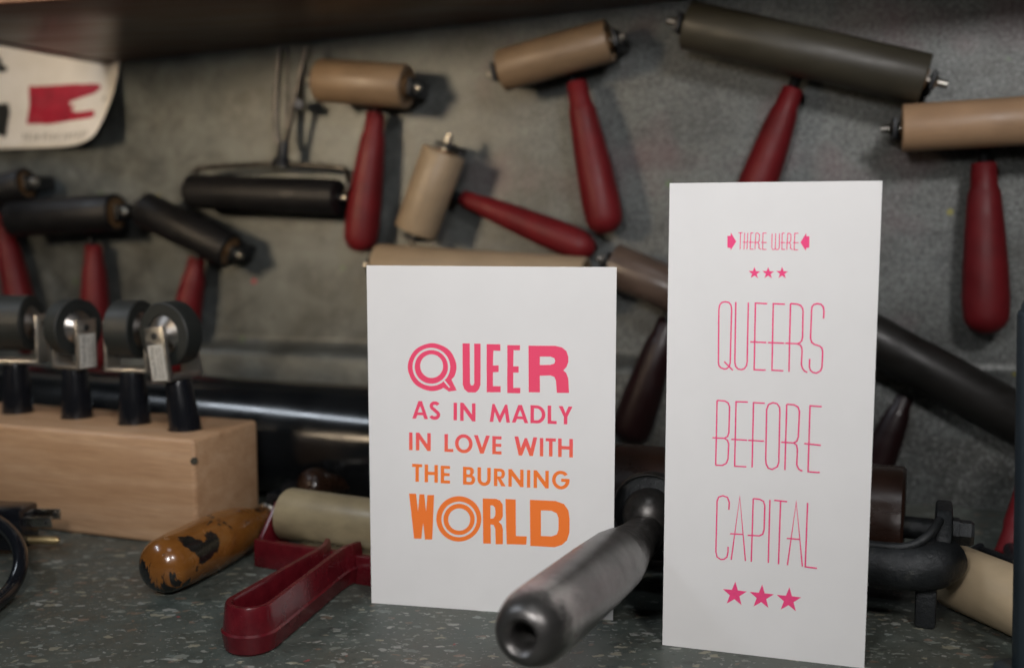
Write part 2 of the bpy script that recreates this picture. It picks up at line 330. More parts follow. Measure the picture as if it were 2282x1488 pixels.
def obj(name, bm, mat, parent=None, smooth=True, angle=35, recalc=True, kind=None, rot=None, loc=None):
    if recalc: bmesh.ops.recalc_face_normals(bm, faces=bm.faces[:])
    me = bpy.data.meshes.new(name)
    # world position of the parent thing
    if parent is not None:
        mw = PW[parent.name]
    else:
        mw = Matrix.Translation(loc) if loc is not None else Matrix.Identity(4)
        if rot is not None: mw = mw @ rot
    own = mw
    inv = own.inverted(); bm.transform(inv); bm.to_mesh(me); bm.free()
    me.materials.append(mat.m if isinstance(mat, M) else mat)
    if smooth: me.shade_smooth(); me.set_sharp_from_angle(angle=radians(angle))
    o = bpy.data.objects.new(name, me); C.objects.link(o)
    if parent is not None: o.parent = parent
    elif loc is not None or rot is not None: o.matrix_world = own
    if kind: o['kind'] = kind
    PW[o.name] = own
    return o
PW = {}
def thing(name, label, cat, loc, rot=None, group=None):
    o = bpy.data.objects.new(name, None); C.objects.link(o); o.empty_display_size = 0.02
    mw = Matrix.Translation(Vector(loc))
    if rot is not None: mw = mw @ rot
    o.matrix_world = mw; PW[o.name] = mw; tag(o, label, cat, group); return o
def tag(o, label, cat, group=None):
    o['label'] = label; o['category'] = cat
    if group: o['group'] = group
    return o
def NB(): return bmesh.new()

# ------------------------------------------------------------------ bench top, wall
bm = NB(); vs = [bm.verts.new(p) for p in ((-1.1, 0.15, 0), (1.1, 0.15, 0), (1.1, 1.5, 0), (-1.1, 1.5, 0))]; bm.faces.new(vs)
g = bmesh.ops.extrude_face_region(bm, geom=bm.faces[:])
bmesh.ops.translate(bm, vec=(0, 0, -0.03), verts=[v for v in g['geom'] if isinstance(v, bmesh.types.BMVert)])
obj('bench_top', bm, m_floor, smooth=False, kind='structure')

# wall: sheet metal with a rolled ledge near its foot; profile (z, d)
bm = NB(); s0, s1 = -0.75, 0.95
prof = [(0.80, 0.0), (0.101, 0.0), (0.097, 0.0006), (0.094, 0.0022), (0.092, 0.005), (0.0905, 0.013), (0.0895, 0.019), (0.087, 0.0225), (0.083, 0.024), (0.0, 0.024)]
for a, b in zip(prof, prof[1:]):
    N = 1
    q = [bm.verts.new(wall_pt(s0, a[0], a[1])), bm.verts.new(wall_pt(s1, a[0], a[1])), bm.verts.new(wall_pt(s1, b[0], b[1])), bm.verts.new(wall_pt(s0, b[0], b[1]))]
    bm.faces.new(q)
back = [(0.80, -0.006), (0.0, -0.006)]
q = [bm.verts.new(wall_pt(s, z, -0.006)) for s, z in ((s0, 0.8), (s1, 0.8), (s1, 0), (s0, 0))]; bm.faces.new(q)
bmesh.ops.remove_doubles(bm, verts=bm.verts[:], dist=1e-5)
wl = obj('back_wall', bm, m_wall, angle=60, loc=WP, rot=Matrix.Rotation(-WYAW, 4, 'Z'), kind='structure')

# overhead shelf: board whose front edge runs off the top of the picture, and its side board
wpA = at_wall(262, 146); zA = 0.352
t = thing('overhead_shelf', 'dark stained wooden shelf board running along the top of the zinc wall', 'shelf', (0, 0.8, zA))
bm = NB()
sA = (wpA - WP).dot(WT)
pts = [wall_pt(sA, zA, 0.0005), wall_pt(0.93, zA, 0.0005), Vector((0.85, 0.40, zA)), Vector((0.36, 0.56, zA)), Vector((0.1, 0.665, zA)), Vector((-0.1, 0.70, zA)), Vector((-0.455, 0.72, zA))]
pts = [Vector((p.x, p.y, 0.345 + (p.x + 0.37) * 0.043)) for p in pts]
prism(bm, pts, Vector((0, 0, 0.018)), 0.0015); obj('shelf_board', bm, m_dark, t)
bm = NB(); A = wall_pt(sA, 0, 0.001); B = Vector((-0.475, 0.72, 0)); dd = (B - A).normalized(); nn = Vector((dd.y, -dd.x, 0))
if nn.x < 0: nn = -nn
L = (B - A).length
box(bm, A + dd * (L / 2) - nn * 0.0075 + ZU * 0.419, (dd, nn, ZU), (L, 0.015, 0.15), 0.002); obj('side_board', bm, m_dark, t)

# ------------------------------------------------------------------ brayers on the wall
def handle_prof(L, r, collar=True):
    """neck at 0, butt end at L"""
    p = [(0, r * 0.44), (0.001, r * 0.52), (L * 0.14, r * 0.58), (L * 0.17, r * 0.66), (L * 0.19, r * 0.70), (L * 0.4, r * 0.84), (L * 0.62, r * 0.95), (L * 0.80, r * 1.0), (L * 0.88, r * 0.97)]
    for k in range(1, 9):
        a = k / 8 * pi / 2; p.append((L * 0.88 + (L * 0.12) * sin(a), r * 0.97 * cos(a) if k < 8 else 0))
    return p
def brayer(label, a, b, r, h0, h1, mat, dax=0.036, dh=0.020, hr=0.0145, stub=0.007, core=None, hmat=None, group='brayers hung on the zinc wall', dh1=None, pts=None, frame_d=0.011, core_r=0.0, name='brayer', stud=None):
    if pts: A, B, P, Q, frame_off = pts
    else:
        A, B = at_wall(*a, dax), at_wall(*b, dax); P, Q = at_wall(*h0, dh), at_wall(*h1, dh if dh1 is None else dh1)
    ax = (B - A).normalized(); back = -WN if not pts else frame_off
    off = (dax - frame_d) if not pts else r + 0.006
    t = thing(name, label, 'brayer', A + (B - A) * 0.5 + back * off, None, group)
    L = (B - A).length
    bm = NB(); e = 0.0012
    ri = r * 0.80
    lathe(bm, A, B, [(0.0025, ri * 0.98), (0.0, ri), (0.0, r - e), (e * 0.4, r - e * 0.3), (e, r), (L - e, r), (L - e * 0.4, r - e * 0.3), (L, r - e), (L, ri), (L - 0.0025, ri * 0.98)], 56, caps=False)
    ro = obj('roller', bm, mat, t)
    bm = NB(); lathe(bm, A, B, [(0.002, ri), (L - 0.002, ri)], 40); lathe(bm, A, B, [(-0.001, r * 0.42), (L + 0.001, r * 0.42)], 24)
    obj('roller_core', bm, core or m_core, ro)
    # frame: cross bar behind the roller, an arm at each end, studs
    g = 0.0035; Lb = L + 2 * g
    A1 = A - ax * g; B1 = B + ax * g
    u = back; v = ax.cross(u).normalized()
    bm = NB()
    mid = (A1 + B1) / 2 + u * off
    box(bm, mid, (ax, u, v), (Lb + 0.004, 0.004, 0.012), 0.0012)
    # shank from the bar to the handle
    side = (P - mid); foot = mid + ax * side.dot(ax) * 1.0
    if (foot - mid).length > L * 0.45: foot = mid
    tube(bm, [mid, mid + (P - mid) * 0.5, P + (Q - P) * 0.06], 0.0042, 12)
    obj('frame_bar', bm, m_frame, t)
    for e0, sg in ((A1, -1), (B1, 1)):
        bm = NB(); c = e0 + ax * sg * 0.0012
        box(bm, c + u * (off / 2 - 0.003), (ax, u, v), (0.0032, off + 0.012, 0.014), 0.0012)
        arm = obj('arm', bm, m_frame, t)
        bm = NB(); rod(bm, c - ax * sg * 0.004, c + ax * sg * stub, 0.0026, 14); lathe(bm, c + ax * sg * 0.001, c + ax * sg * 0.004, [(0, 0.0048), (0.0026, 0.0044)], 6)
        obj('axle_stud', bm, m_steel, arm)
    bm = NB(); lathe(bm, P, Q, handle_prof((Q - P).length, hr), 40); obj('handle', bm, hmat or m_red, t, angle=50)
    return t
brayer('short tan roller brayer with a red handle pointing down, right of the wire framed brayer', (713, 180), (908, 194), 0.0175, (838, 250), (800, 562), m_tan2)
brayer('stubby pale roller brayer lying upright, its red handle pointing right and down', (990, 338), (926, 517), 0.0175, (1030, 440), (1325, 560), m_pale, dh=0.018, stub=0.010, hr=0.0125)
brayer('tan roller brayer tilted up to the right, its red handle hanging between the two cards', (1118, 158), (1360, 90), 0.0160, (1284, 182), (1354, 522), m_tan2, dh=0.026, hr=0.0148)
brayer('long olive roller brayer sloping down right, its red handle ending behind the tall card', (1530, 56), (2062, 178), 0.0175, (1768, 196), (1655, 500), m_olive, hr=0.0145, stub=0.010)
brayer('light tan roller brayer at the right edge, its red handle hanging straight down', (2010, 286), (2420, 262), 0.0160, (2192, 362), (2198, 745), m_tan, dh=0.024, dax=0.044, stub=0.009, hr=0.0155)
brayer('long cream roller brayer lying level behind the top of the short card', (842, 592), (1306, 625), 0.0180, (1080, 700), (1090, 985), m_pale, hmat=m_red)
brayer('smoky brown roller brayer sloping down right between the cards, with a red handle coloured as if in shade', (1362, 588), (1600, 690), 0.0165, (1492, 712), (1398, 985), m_umber, hmat=m_red_shaded, hr=0.0165)
brayer('long charcoal roller brayer sloping down at the right of the tall card', (1760, 652), (2330, 965), 0.0170, (2018, 880), (1930, 1085), m_char, hr=0.0135, hmat=m_red_shaded)
brayer('black roller brayer lying level at the left, its red handle behind the second small roller', (32, 487), (262, 474), 0.0170, (209, 545), (215, 830), m_blackrub, stud=m_frame)
brayer('black roller brayer sloping down right, its red handle behind the rightmost small roller', (322, 466), (515, 560), 0.0160, (440, 575), (392, 830), m_blackrub, stud=m_frame)
brayer('black roller brayer cut by the left edge, under the hanging print', (-90, 448), (62, 410), 0.0150, (2, 478), (70, 790), m_blackrub, stud=m_frame)

# wire framed brayer
A, B = at_wall(424, 427, 0.030), at_wall(757, 440, 0.030)
t = thing('wire_framed_brayer', 'black roller brayer with a bent bright wire handle hanging from the shelf', 'brayer', at_wall(625, 360, 0.01), None)
L = (B - A).length; bm = NB()
r = 0.0150
lathe(bm, A, B, [(-0.003, r * 0.5), (-0.002, r * 0.72), (0.001, r * 0.95), (0.004, r), (L - 0.004, r), (L - 0.001, r * 0.95), (L, r * 0.7), (L, r * 0.4)], 48)
ro = obj('roller', bm, m_blackrub, t)
bm = NB(); rod(bm, A - (B - A).normalized() * 0.006, B + (B - A).normalized() * 0.008, 0.0028, 16); obj('axle', bm, m_steel, ro)
bm = NB(); W = lambda x, y, d=0.024: at_wall(x, y, d)
tube(bm, [W(412, 428, .03), W(414, 412, .03), W(436, 384), W(462, 374), W(620, 366), W(750, 374), W(772, 382), W(776, 410, .03), W(768, 440, .03)], 0.0024, 12)
obj('yoke_wire', bm, m_dullsteel, t)
bm = NB(); lathe(bm, W(627, 372), W(633, 315), [(0, 0.0095), (0.004, 0.0085), (0.009, 0.0052), (0.018, 0.0046), (0.0215, 0.004)], 20); obj('ferrule', bm, m_frame, t)
bm = NB(); tube(bm, [W(626, 335), W(617, 300), W(616, 220), W(620, 150), W(624, 104)], 0.0025, 12); obj('handle_wire', bm, m_dullsteel, t)
bm = NB(); tube(bm, [W(630, 345), W(640, 300), W(656, 228), W(671, 160), W(684, 104)], 0.0027, 12); obj('handle_wire', bm, m_dullsteel, t)
bm = NB(); tube(bm, [W(632, 345, .020), W(637, 290, .018), W(640, 220, .018), W(640, 150, .018), W(639, 104, .018)], 0.0016, 12); obj('handle_wire', bm, m_dullsteel, t)
bm = NB(); rod(bm, W(664, 232, .012), W(664, 232, .030), 0.0045, 16); obj('rivet', bm, m_dullsteel, t)

# ------------------------------------------------------------------ hanging print (curled paper)
def pgrid(u, v):  # u,v in 0..1 over the sheet, in wall coordinates
    s = -0.60 + u * 0.262; z = 0.225 + v * 0.18
    cu = max(0.0, (u - 0.80) / 0.20); cv = max(0.0, (0.42 - v) / 0.42)
    lift = 0.003 + 0.030 * (cu ** 1.6) * cv ** 1.2 + 0.006 * cv
    return wall_pt(s, z, lift)
def s_z(px, py):
    p = at_wall(px, py, 0.006); return (p - WP).dot(WT), p.z
# sheet corners from the photo
(sx1, zb1) = s_z(262, 322)[0], s_z(0, 336)[1]
S0, S1 = sx1 - 0.30, s_z(266, 230)[0]
ZB = s_z(130, 330)[1]; ZT = 0.41
def sheet(s, z, d=0.0):
    u = (s - S0) / (S1 - S0); cu = max(0, (u - 0.70) / 0.30); cv = min(1, max(0, (ZB + 0.075 - z) / 0.075))
    lift = 0.003 + 0.026 * cu ** 1.6 * cv ** 1.3 + 0.006 * cv
    ds = -0.004 * cu ** 3 * cv ** 3; dz = 0.009 * cu ** 4 * cv ** 2
    return wall_pt(s + ds, z + dz, lift + d)
t = thing('hanging_print', 'curled white paper print with a red flag shape at the upper left', 'paper print', sheet(S0 + 0.15, ZB), None)
bm = NB(); NU, NV = 60, 36
gv = [[bm.verts.new(sheet(S0 + (S1 - S0) * i / NU, ZB + (ZT - ZB) * j / NV)) for i in range(NU + 1)] for j in range(NV + 1)]
for j in range(NV):
    for i in range(NU): bm.faces.new((gv[j][i], gv[j][i + 1], gv[j + 1][i + 1], gv[j + 1][i]))
sh = obj('paper_sheet', bm, m_paper, t, recalc=False)
md = sh.modifiers.new('thickness', 'SOLIDIFY'); md.thickness = 0.0003; md.offset = 0
def inpoly(x, y, P):
    c = False; n = len(P)
    for i in range(n):
        x1, y1 = P[i]; x2, y2 = P[i - 1]
        if (y1 > y) != (y2 > y) and x < (x2 - x1) * (y - y1) / (y2 - y1) + x1: c = not c
    return c
def print_on(name, polys, mat, rough=0.0, step=0.0007):
    bm = NB(); V = {}
    for P in polys:
        Q = [s_z(*p) for p in P]; a0 = min(q[0] for q in Q); a1 = max(q[0] for q in Q); b0 = min(q[1] for q in Q); b1 = max(q[1] for q in Q)
        i0, i1 = int(a0 / step) - 1, int(a1 / step) + 2; j0, j1 = int(b0 / step) - 1, int(b1 / step) + 2
        for i in range(i0, i1):
            for j in range(j0, j1):
                x, y = (i + .5) * step, (j + .5) * step
                if inpoly(x + random.uniform(-rough, rough), y + random.uniform(-rough, rough), Q):
                    f = []
                    for k, l in ((i, j), (i + 1, j), (i + 1, j + 1), (i, j + 1)):
                        if (k, l) not in V: V[(k, l)] = bm.verts.new(sheet(k * step, l * step, 0.0005))
                        f.append(V[(k, l)])
                    bm.faces.new(f)
    return obj(name, bm, mat, t, recalc=False)
print_on('red_flag_print', [[(62, 192), (120, 191), (170, 188), (222, 188), (232, 197), (218, 210), (185, 219), (158, 229), (160, 235), (175, 237), (165, 248), (178, 252), (225, 251), (234, 264), (222, 268), (170, 270), (120, 277), (62, 277), (66, 235)]], m_redprint)
print_on('black_ink_blot', [[(-10, 120), (2, 145), (14, 150), (8, 160), (-10, 160)]], m_blackink, 0.0008)
print_on('black_ink_blot', [[(-30, 235), (18, 230), (24, 250), (20, 280), (18, 308), (4, 302), (-30, 305)]], m_blackink, 0.0012)
print_on('pencil_inscription', [[(x, 300), (x + w_, 298 + random.uniform(-2, 3)), (x + w_, 306), (x + 2, 320)] for x, w_ in ((54, 6), (64, 8), (76, 5), (84, 9), (100, 7), (110, 5), (120, 9), (134, 7), (152, 6), (164, 9), (178, 6), (190, 8), (204, 10), (218, 6))], m_greyink, 0.0006)
print_on('pencil_dot', [[(242, 222), (249, 218), (251, 228), (245, 234)]], m_greyink)

# ------------------------------------------------------------------ long black tube behind the wooden block
A = Vector((-0.62, 0.925, 0.040)); B = Vector((0.02, 0.715, 0.040)); A = Vector((-0.60, 0.905, 0.042)); B = Vector((-0.02, 0.70, 0.042))
t = thing('black_tube', 'long glossy black tube lying behind the wooden block, with a bright streak of light', 'tube', (A + B) / 2 - ZU * 0.042)
bm = NB(); L = (B - A).length; lathe(bm, A, B, [(0, 0.036), (0, 0.040), (0.002, 0.042), (L - 0.002, 0.042), (L, 0.040), (L, 0.036)], 96, caps=False); obj('tube_wall', bm, m_tube, t)
bm = NB(); lathe(bm, A, B, [(0.004, 0.0358), (L - 0.004, 0.0358)], 64); obj('end_plug', bm, m_blackplastic, t)

# knob seen over the red framed roller
P = at_y(671, 1084, 0.68); Q = P + Vector((0.035, 0.03, -0.004))
t = thing('wooden_knob_tool', 'worn brown knob showing above the roller of the red framed brayer', 'knob', (P.x, P.y, P.z - 0.018))
bm = NB(); lathe(bm, P - Vector((0, 0.004, 0)), Q, [(0, 0)] + [(0.009 * (1 - cos(k / 6 * pi / 2)), 0.0125 * sin(k / 6 * pi / 2)) for k in range(1, 7)] + [(0.016, 0.0125), (0.024, 0.008), (0.046, 0.006)], 32); obj('knob_body', bm, m_knobwood, t)
bm = NB(); rod(bm, Vector((Q.x, Q.y, 0.0)), Vector((Q.x, Q.y, Q.z + 0.008)), 0.009, 24); obj('stand', bm, m_frame, t)

# ------------------------------------------------------------------ maple block with four small roller tools
zt = 0.068
c0 = at_z(440, 1221, 0); c0t = at_z(431, 981, zt); fr = Vector(((c0.x + c0t.x) / 2, (c0.y + c0t.y) / 2, 0))
BY = radians(19.0); bt = Vector((cos(BY), -sin(BY), 0)); bn = Vector((sin(BY), cos(BY), 0)); BL, BD = 0.245, 0.070
rotB = Matrix.Rotation(-BY, 4, 'Z')
cb = fr - bt * BL / 2 + bn * BD / 2
t = thing('wooden_block', 'pale maple block drilled with a row of holes, at the left on the bench', 'wooden block', cb, rotB)
bm = NB(); box(bm, cb + ZU * zt / 2, (bt, bn, ZU), (BL, BD, zt), 0.0028, 3)
holes = []
for px, py in ((40, 917), (172, 928), (300, 941), (413, 955)):
    p = at_z(px, py, zt); sl = (p - cb).dot(bt); holes.append(cb + bt * sl + bn * (p - cb).dot(bn) * 1.0 + ZU * zt)
# holes are cut with real geometry
blk = obj('block_body', bm, m_maple, t, angle=40)
cut = NB()
for h in holes: lathe(cut, h - ZU * 0.040, h + ZU * 0.01, [(0, 0.0108), (0.0392, 0.0108), (0.0415, 0.0125), (0.05, 0.0125)], 40)
cm = bpy.data.meshes.new('cutter'); bmesh.ops.recalc_face_normals(cut, faces=cut.faces[:]); cut.transform(PW[t.name].inverted()); cut.to_mesh(cm); cut.free()
cm.materials.append(m_maple.m); co_ = bpy.data.objects.new('cutter', cm); C.objects.link(co_); co_.parent = t
md = blk.modifiers.new('holes', 'BOOLEAN'); md.object = co_; md.operation = 'DIFFERENCE'; md.solver = 'EXACT'
bpy.context.view_layer.update()
dg = bpy.context.evaluated_depsgraph_get(); nm = bpy.data.meshes.new_from_object(blk.evaluated_get(dg)); blk.modifiers.clear(); blk.data = nm
nm.shade_smooth(); nm.set_sharp_from_angle(angle=radians(40))
bpy.data.objects.remove(co_)
bm = NB(); kp = at_y(441, 1027, fr.y); kp = fr + ZU * kp.z - bt * 0.0005 + bn * 0.0005
rod(bm, kp + (-bn + bt * 0.7).normalized() * -0.004, kp + (-bn + bt * 0.7).normalized() * 0.0012, 0.0022, 14); obj('wood_plug', bm, m_knotfill, t)

def text_mesh(bm, txt, origin, ux, uy, size, width=None):
    cu = bpy.data.curves.new('t', 'FONT'); cu.body = txt; cu.size = 1.0; cu.resolution_u = 2
    o = bpy.data.objects.new('t', cu); C.objects.link(o); bpy.context.view_layer.update()
    me = bpy.data.meshes.new_from_object(o.evaluated_get(bpy.context.evaluated_depsgraph_get())); bpy.data.objects.remove(o)
    xs = [v.co.x for v in me.vertices]; k = size if width is None else width / (max(xs) - min(xs))
    vs = [bm.verts.new(origin + ux * (v.co.x - min(xs)) * k + uy * v.co.y * size) for v in me.vertices]
    for p in me.polygons:
        try: bm.faces.new([vs[i] for i in p.vertices])
        except ValueError: pass
    bpy.data.meshes.remove(me)
def small_roller(label, hole, yaw, width, z_base, wheel_r=0.0192, lean=(0, 0), label_side=None, tw=0.0025):
    """yaw: direction of the wheel axle measured from +x; lean: tilt of the tool"""
    t = thing('small_roller_tool', label, 'roller tool', (hole.x, hole.y, zt - 0.038), None, 'small roller tools standing in the wooden block')
    up = Vector((lean[0], lean[1], 1)).normalized(); ax = Vector((cos(yaw), sin(yaw), 0)); ax = (ax - up * ax.dot(up)).normalized(); nr = up.cross(ax).normalized()
    P0 = hole - up * 0.036; T = hole + up * z_base
    Lh = (T - P0).length
    bm = NB(); lathe(bm, P0, T, [(0, 0.0088), (0.001, 0.0100), (0.036, 0.0102), (Lh - 0.004, 0.0084), (Lh, 0.0076)], 36); obj('handle', bm, m_blackplastic, t)
    W2 = width / 2 + 0.0045; th = tw; leg = wheel_r + 0.010; hw = 0.0080
    base = T + up * th / 2
    bm = NB(); box(bm, base, (ax, nr, up), (2 * W2 + 2 * th, 2 * hw, th), 0.0006); br = obj('bracket_base', bm, m_alu, t)
    cen = T + up * (th + leg - 0.004)
    for sg in (-1, 1):
        bm = NB(); box(bm, T + up * (th + leg / 2 - 0.0002) + ax * sg * (W2 + th / 2), (ax, nr, up), (th, 2 * hw, leg + 0.004), 0.0006)
        lg = obj('bracket_leg', bm, m_alu, t)
        bm = NB(); rod(bm, cen + ax * sg * (W2 - 0.002), cen + ax * sg * (W2 + th + 0.0005), 0.0024, 16); obj('axle_end', bm, m_hole, lg)
        if label_side == sg:
            o_ = ax * sg * (W2 + th + 0.0003); lc = T + up * (leg * 0.42) + o_
            bm = NB(); box(bm, lc, (ax, nr, up), (0.0003, 0.0125, 0.0225), 0.0); st = obj('sticker', bm, m_label, t)
            q = lc + ax * sg * 0.00025; hx = up; hy = (ax * sg).cross(hx) * 1.0   # text reads upwards
            hy = hy.normalized()
            bm = NB()
            for k, (tx, sz, wd) in enumerate((('Takach Press', 0.0042, 0.0205), ('Albuquerque, NM', 0.0021, 0.019), ('2815 Broadway SE', 0.0021, 0.0195))):
                text_mesh(bm, tx, q - hx * 0.0103 + hy * (0.0012 - [0, 0.0032, 0.0060][k] + 0.0006), hx, hy, sz, wd)
            obj('sticker_lettering', bm, m_blackink, st, smooth=False, recalc=False)
    bm = NB(); A = cen - ax * width / 2; B = cen + ax * width / 2; e = 0.0008; ri = wheel_r * 0.60
    lathe(bm, A, B, [(0.001, ri), (0, ri + 0.0003), (0, wheel_r - e), (e, wheel_r), (width - e, wheel_r), (width, wheel_r - e), (width, ri + 0.0003), (width - 0.001, ri)], 64, caps=False)
    wh = obj('wheel', bm, m_wheel, t)
    bm = NB(); lathe(bm, A, B, [(-0.0038, 0.004), (-0.0036, 0.0055), (0.0006, ri * 0.98), (0.0012, ri), (width - 0.0012, ri), (width - 0.0006, ri * 0.98), (width + 0.0036, 0.0055), (width + 0.0038, 0.004)], 48)
    obj('hub', bm, m_hub, wh, angle=25)
    return t
small_roller('wide rubber roller tool cut by the left edge, in the first hole of the block', holes[0], radians(-3), 0.028, 0.035)
small_roller('narrow rubber roller tool turned to face right, second in the wooden block', holes[1], radians(-29), 0.0125, 0.034, label_side=1)
small_roller('medium rubber roller tool turned slightly right, third in the wooden block', holes[2], radians(-12), 0.0175, 0.0345)
small_roller('rubber roller tool turned left and showing its white sticker, rightmost in the block', holes[3], radians(-117), 0.014, 0.0325, wheel_r=0.0205, lean=(-0.12, 0.02), label_side=1, tw=0.003)

# ------------------------------------------------------------------ old brayer with the orange handle
P = at_z(372, 1257, 0.0158); Q = at_z(592, 1152, 0.0130)
ax = (Q - P).normalized(); L = (Q - P).length
rotO = Matrix((tuple(ax), tuple(ZU.cross(ax).normalized()), tuple(ax.cross(ZU.cross(ax)).normalized()))).transposed().to_4x4()
t = thing('worn_brayer', 'old brayer with a chipped orange lacquered wooden handle lying by the block', 'brayer', P, rotO)
P2 = P - ax * 0.013
for _s, (_x, _y, _yy) in zip(OCH, ((440, 1196, 0.545), (487, 1210, 0.56), (465, 1225, 0.55), (332, 1275, 0.53))):
    _w = P + ax * ((at_y(_x, _y, _yy) - P).dot(ax)); _d0 = (at_y(_x, _y, _yy) - _w); _s.default_value = rotO.inverted().to_3x3() @ ((_w + _d0.normalized() * 0.0158) - P)
bm = NB(); R = 0.0158
lathe(bm, P2, Q, [(0, 0)] + [(0.013 * (1 - cos(k / 8 * pi / 2)), R * 0.96 * sin(k / 8 * pi / 2)) for k in range(1, 9)] + [(0.022, R), (0.045, R * 1.03), (0.065, R * 1.02), (0.080, R * 0.94), (0.092, R * 0.78), (0.100, R * 0.62), (L + 0.006, R * 0.50), (L + 0.012, R * 0.46)], 56)
obj('handle', bm, m_orange, t, angle=60)
bm = NB(); E0 = Q - ax * 0.002; rod(bm, E0, E0 + ax * 0.016, 0.0092, 28, 0.0086); obj('ferrule', bm, m_steel, t)
bm = NB(); tube(bm, [E0 + ax * 0.014, E0 + ax * 0.026, E0 + ax * 0.034 + ZU * 0.002], 0.0042, 14)
crs = ax.cross(ZU).normalized(); Cc = E0 + ax * 0.036 + ZU * 0.002
box(bm, Cc, (crs, ax, ZU), (0.034, 0.004, 0.010), 0.001)
for sg in (-1, 1): box(bm, Cc + crs * sg * 0.0165 + ax * 0.011, (crs, ax, ZU), (0.003, 0.026, 0.010), 0.001)
obj('frame', bm, m_frame, t)
bm = NB(); rod(bm, Cc + ax * 0.018 - crs * 0.014, Cc + ax * 0.018 + crs * 0.014, 0.0105, 40); obj('roller', bm, m_blackrub, t)

# ------------------------------------------------------------------ red framed brayer
RY = radians(25); rt_ = Vector((cos(RY), -sin(RY), 0)); rn = Vector((sin(RY), cos(RY), 0))
f0 = at_z(566, 1262, 0)
t = thing('red_framed_brayer', 'brayer with a looped red plastic handle and frame lying in front of the short card', 'brayer', (f0.x + 0.04, f0.y - 0.02, 0))
FL = 0.112; fh = 0.0165
bm = NB(); box(bm, f0 + rt_ * FL / 2 + rn * 0.0025 + ZU * fh / 2, (rt_, rn, ZU), (FL, 0.005, fh), 0.0009); obj('cross_bar', bm, m_redgloss, t)
# plate on the bar
bm = NB(); box(bm, f0 + rt_ * (FL / 2 + 0.012) + rn * 0.0085 + ZU * (fh - 0.0012), (rt_, rn, ZU), (0.080, 0.008, 0.0018), 0.0005); obj('metal_plate', bm, m_steel, t)
for sg, q in ((-1, 0.002), (1, FL - 0.002)):
    bm = NB(); a = f0 + rt_ * q
    pts = [a + ZU * 0.001 + rn * 0.004, a + ZU * fh + rn * 0.004, a + ZU * 0.034 + rn * 0.020, a + ZU * 0.036 + rn * 0.030, a + ZU * 0.028 + rn * 0.040, a + ZU * 0.010 + rn * 0.036, a + ZU * 0.001 + rn * 0.02]
    prism(bm, [p - rt_ * 0.0016 for p in pts], rt_ * 0.0032, 0.0006); obj('side_arm', bm, m_redgloss, t)
ra = f0 + rn * 0.026 + ZU * 0.0255
bm = NB(); A = ra + rt_ * 0.0055; B = ra + rt_ * (FL - 0.0055); L = (B - A).length; rr = 0.0158
lathe(bm, A, B, [(0.002, 0.009), (0, 0.0095), (0, rr - 0.0012), (0.0004, rr - 0.0004), (0.0012, rr), (L - 0.0012, rr), (L, rr - 0.001), (L, 0.009)], 64, caps=False); ro = obj('roller', bm, m_cream, t)
bm = NB(); rod(bm, ra + rt_ * 0.0018, ra + rt_ * (FL - 0.002), 0.0032, 16); lathe(bm, A, B, [(0.001, 0.0094), (L - 0.001, 0.0094)], 32); obj('axle', bm, m_steel, ro)
# looped handle: thin tall band following a long U
h0 = at_z(612, 1366, 0.0) ; tip = at_z(552, 1440, 0.0)
j1 = at_z(726, 1225, fh); j2 = at_z(790, 1232, fh)
gL = (Vector((at_z(705, 1222, 0.020).x, at_z(705, 1222, 0.020).y, 0))); gR = Vector((at_z(770, 1234, 0.020).x, at_z(770, 1234, 0.020).y, 0))
tL = at_z(493, 1356, 0.022); tL.z = 0; tR = at_z(590, 1372, 0.022); tR.z = 0; tC = at_z(527, 1392, 0.022); tC.z = 0
axl = ((gL + gR) / 2 - (tL + tR) / 2); axl.normalize(); px_ = Vector((axl.y, -axl.x, 0))   # to the right of the handle
base_c = f0 + rt_ * ((gL + gR) / 2 - f0).dot(rt_)
Lh = (base_c - (tL + tR) / 2).length + 0.006; tipc = base_c - axl * Lh + Vector((-0.0038, 0.0075, 0)); axl = base_c - tipc; Lh = axl.length; axl.normalize(); px_ = Vector((axl.y, -axl.x, 0))
def loop_outline(off):
    pts = []; w0 = 0.0085 - off; w1 = 0.0132 - off
    n = 14
    pts.append(base_c + axl * 0.004 - px_ * (w0 + 0.004)); pts.append(base_c - axl * 0.006 - px_ * (w0 + 0.0008))
    for k in range(1, 9): q = k / 9; pts.append(base_c - axl * (0.006 + (Lh - 0.020) * q) - px_ * (w0 + (w1 - w0) * q))
    c = base_c - axl * (Lh - 0.0132)
    for k in range(n + 1): a = pi * k / n; pts.append(c - px_ * w1 * cos(a) - axl * w1 * sin(a))
    for k in range(8, 0, -1): q = k / 9; pts.append(base_c - axl * (0.006 + (Lh - 0.020) * q) + px_ * (w0 + (w1 - w0) * q))
    pts.append(base_c - axl * 0.006 + px_ * (w0 + 0.0008)); pts.append(base_c + axl * 0.004 + px_ * (w0 + 0.004))
    return pts
bm = NB(); lv = [(0.0, 0.0016, 0.0), (0.0012, 0.0006, 0.0), (0.0095, -0.0008, 0.0), (0.0105, 0.0, 0), (0.0215, 0.0012, 0.0), (0.0228, 0.0018, 0)]
outer = []; inner = []
for z, o_, _ in lv: outer.append([bm.verts.new(p + ZU * z) for p in loop_outline(o_)])
for z, o_ in ((0.0228, 0.0042), (0.0215, 0.0048), (0.0115, 0.0056), (0.0, 0.0056)): inner.append([bm.verts.new(p + ZU * z) for p in loop_outline(o_)])
seq = outer + inner
for a, b in zip(seq, seq[1:] + [seq[0]]):
    for k in range(len(a) - 1): bm.faces.new((a[k], a[k + 1], b[k + 1], b[k]))
bm.faces.new([s[0] for s in seq]); bm.faces.new([s[-1] for s in seq])
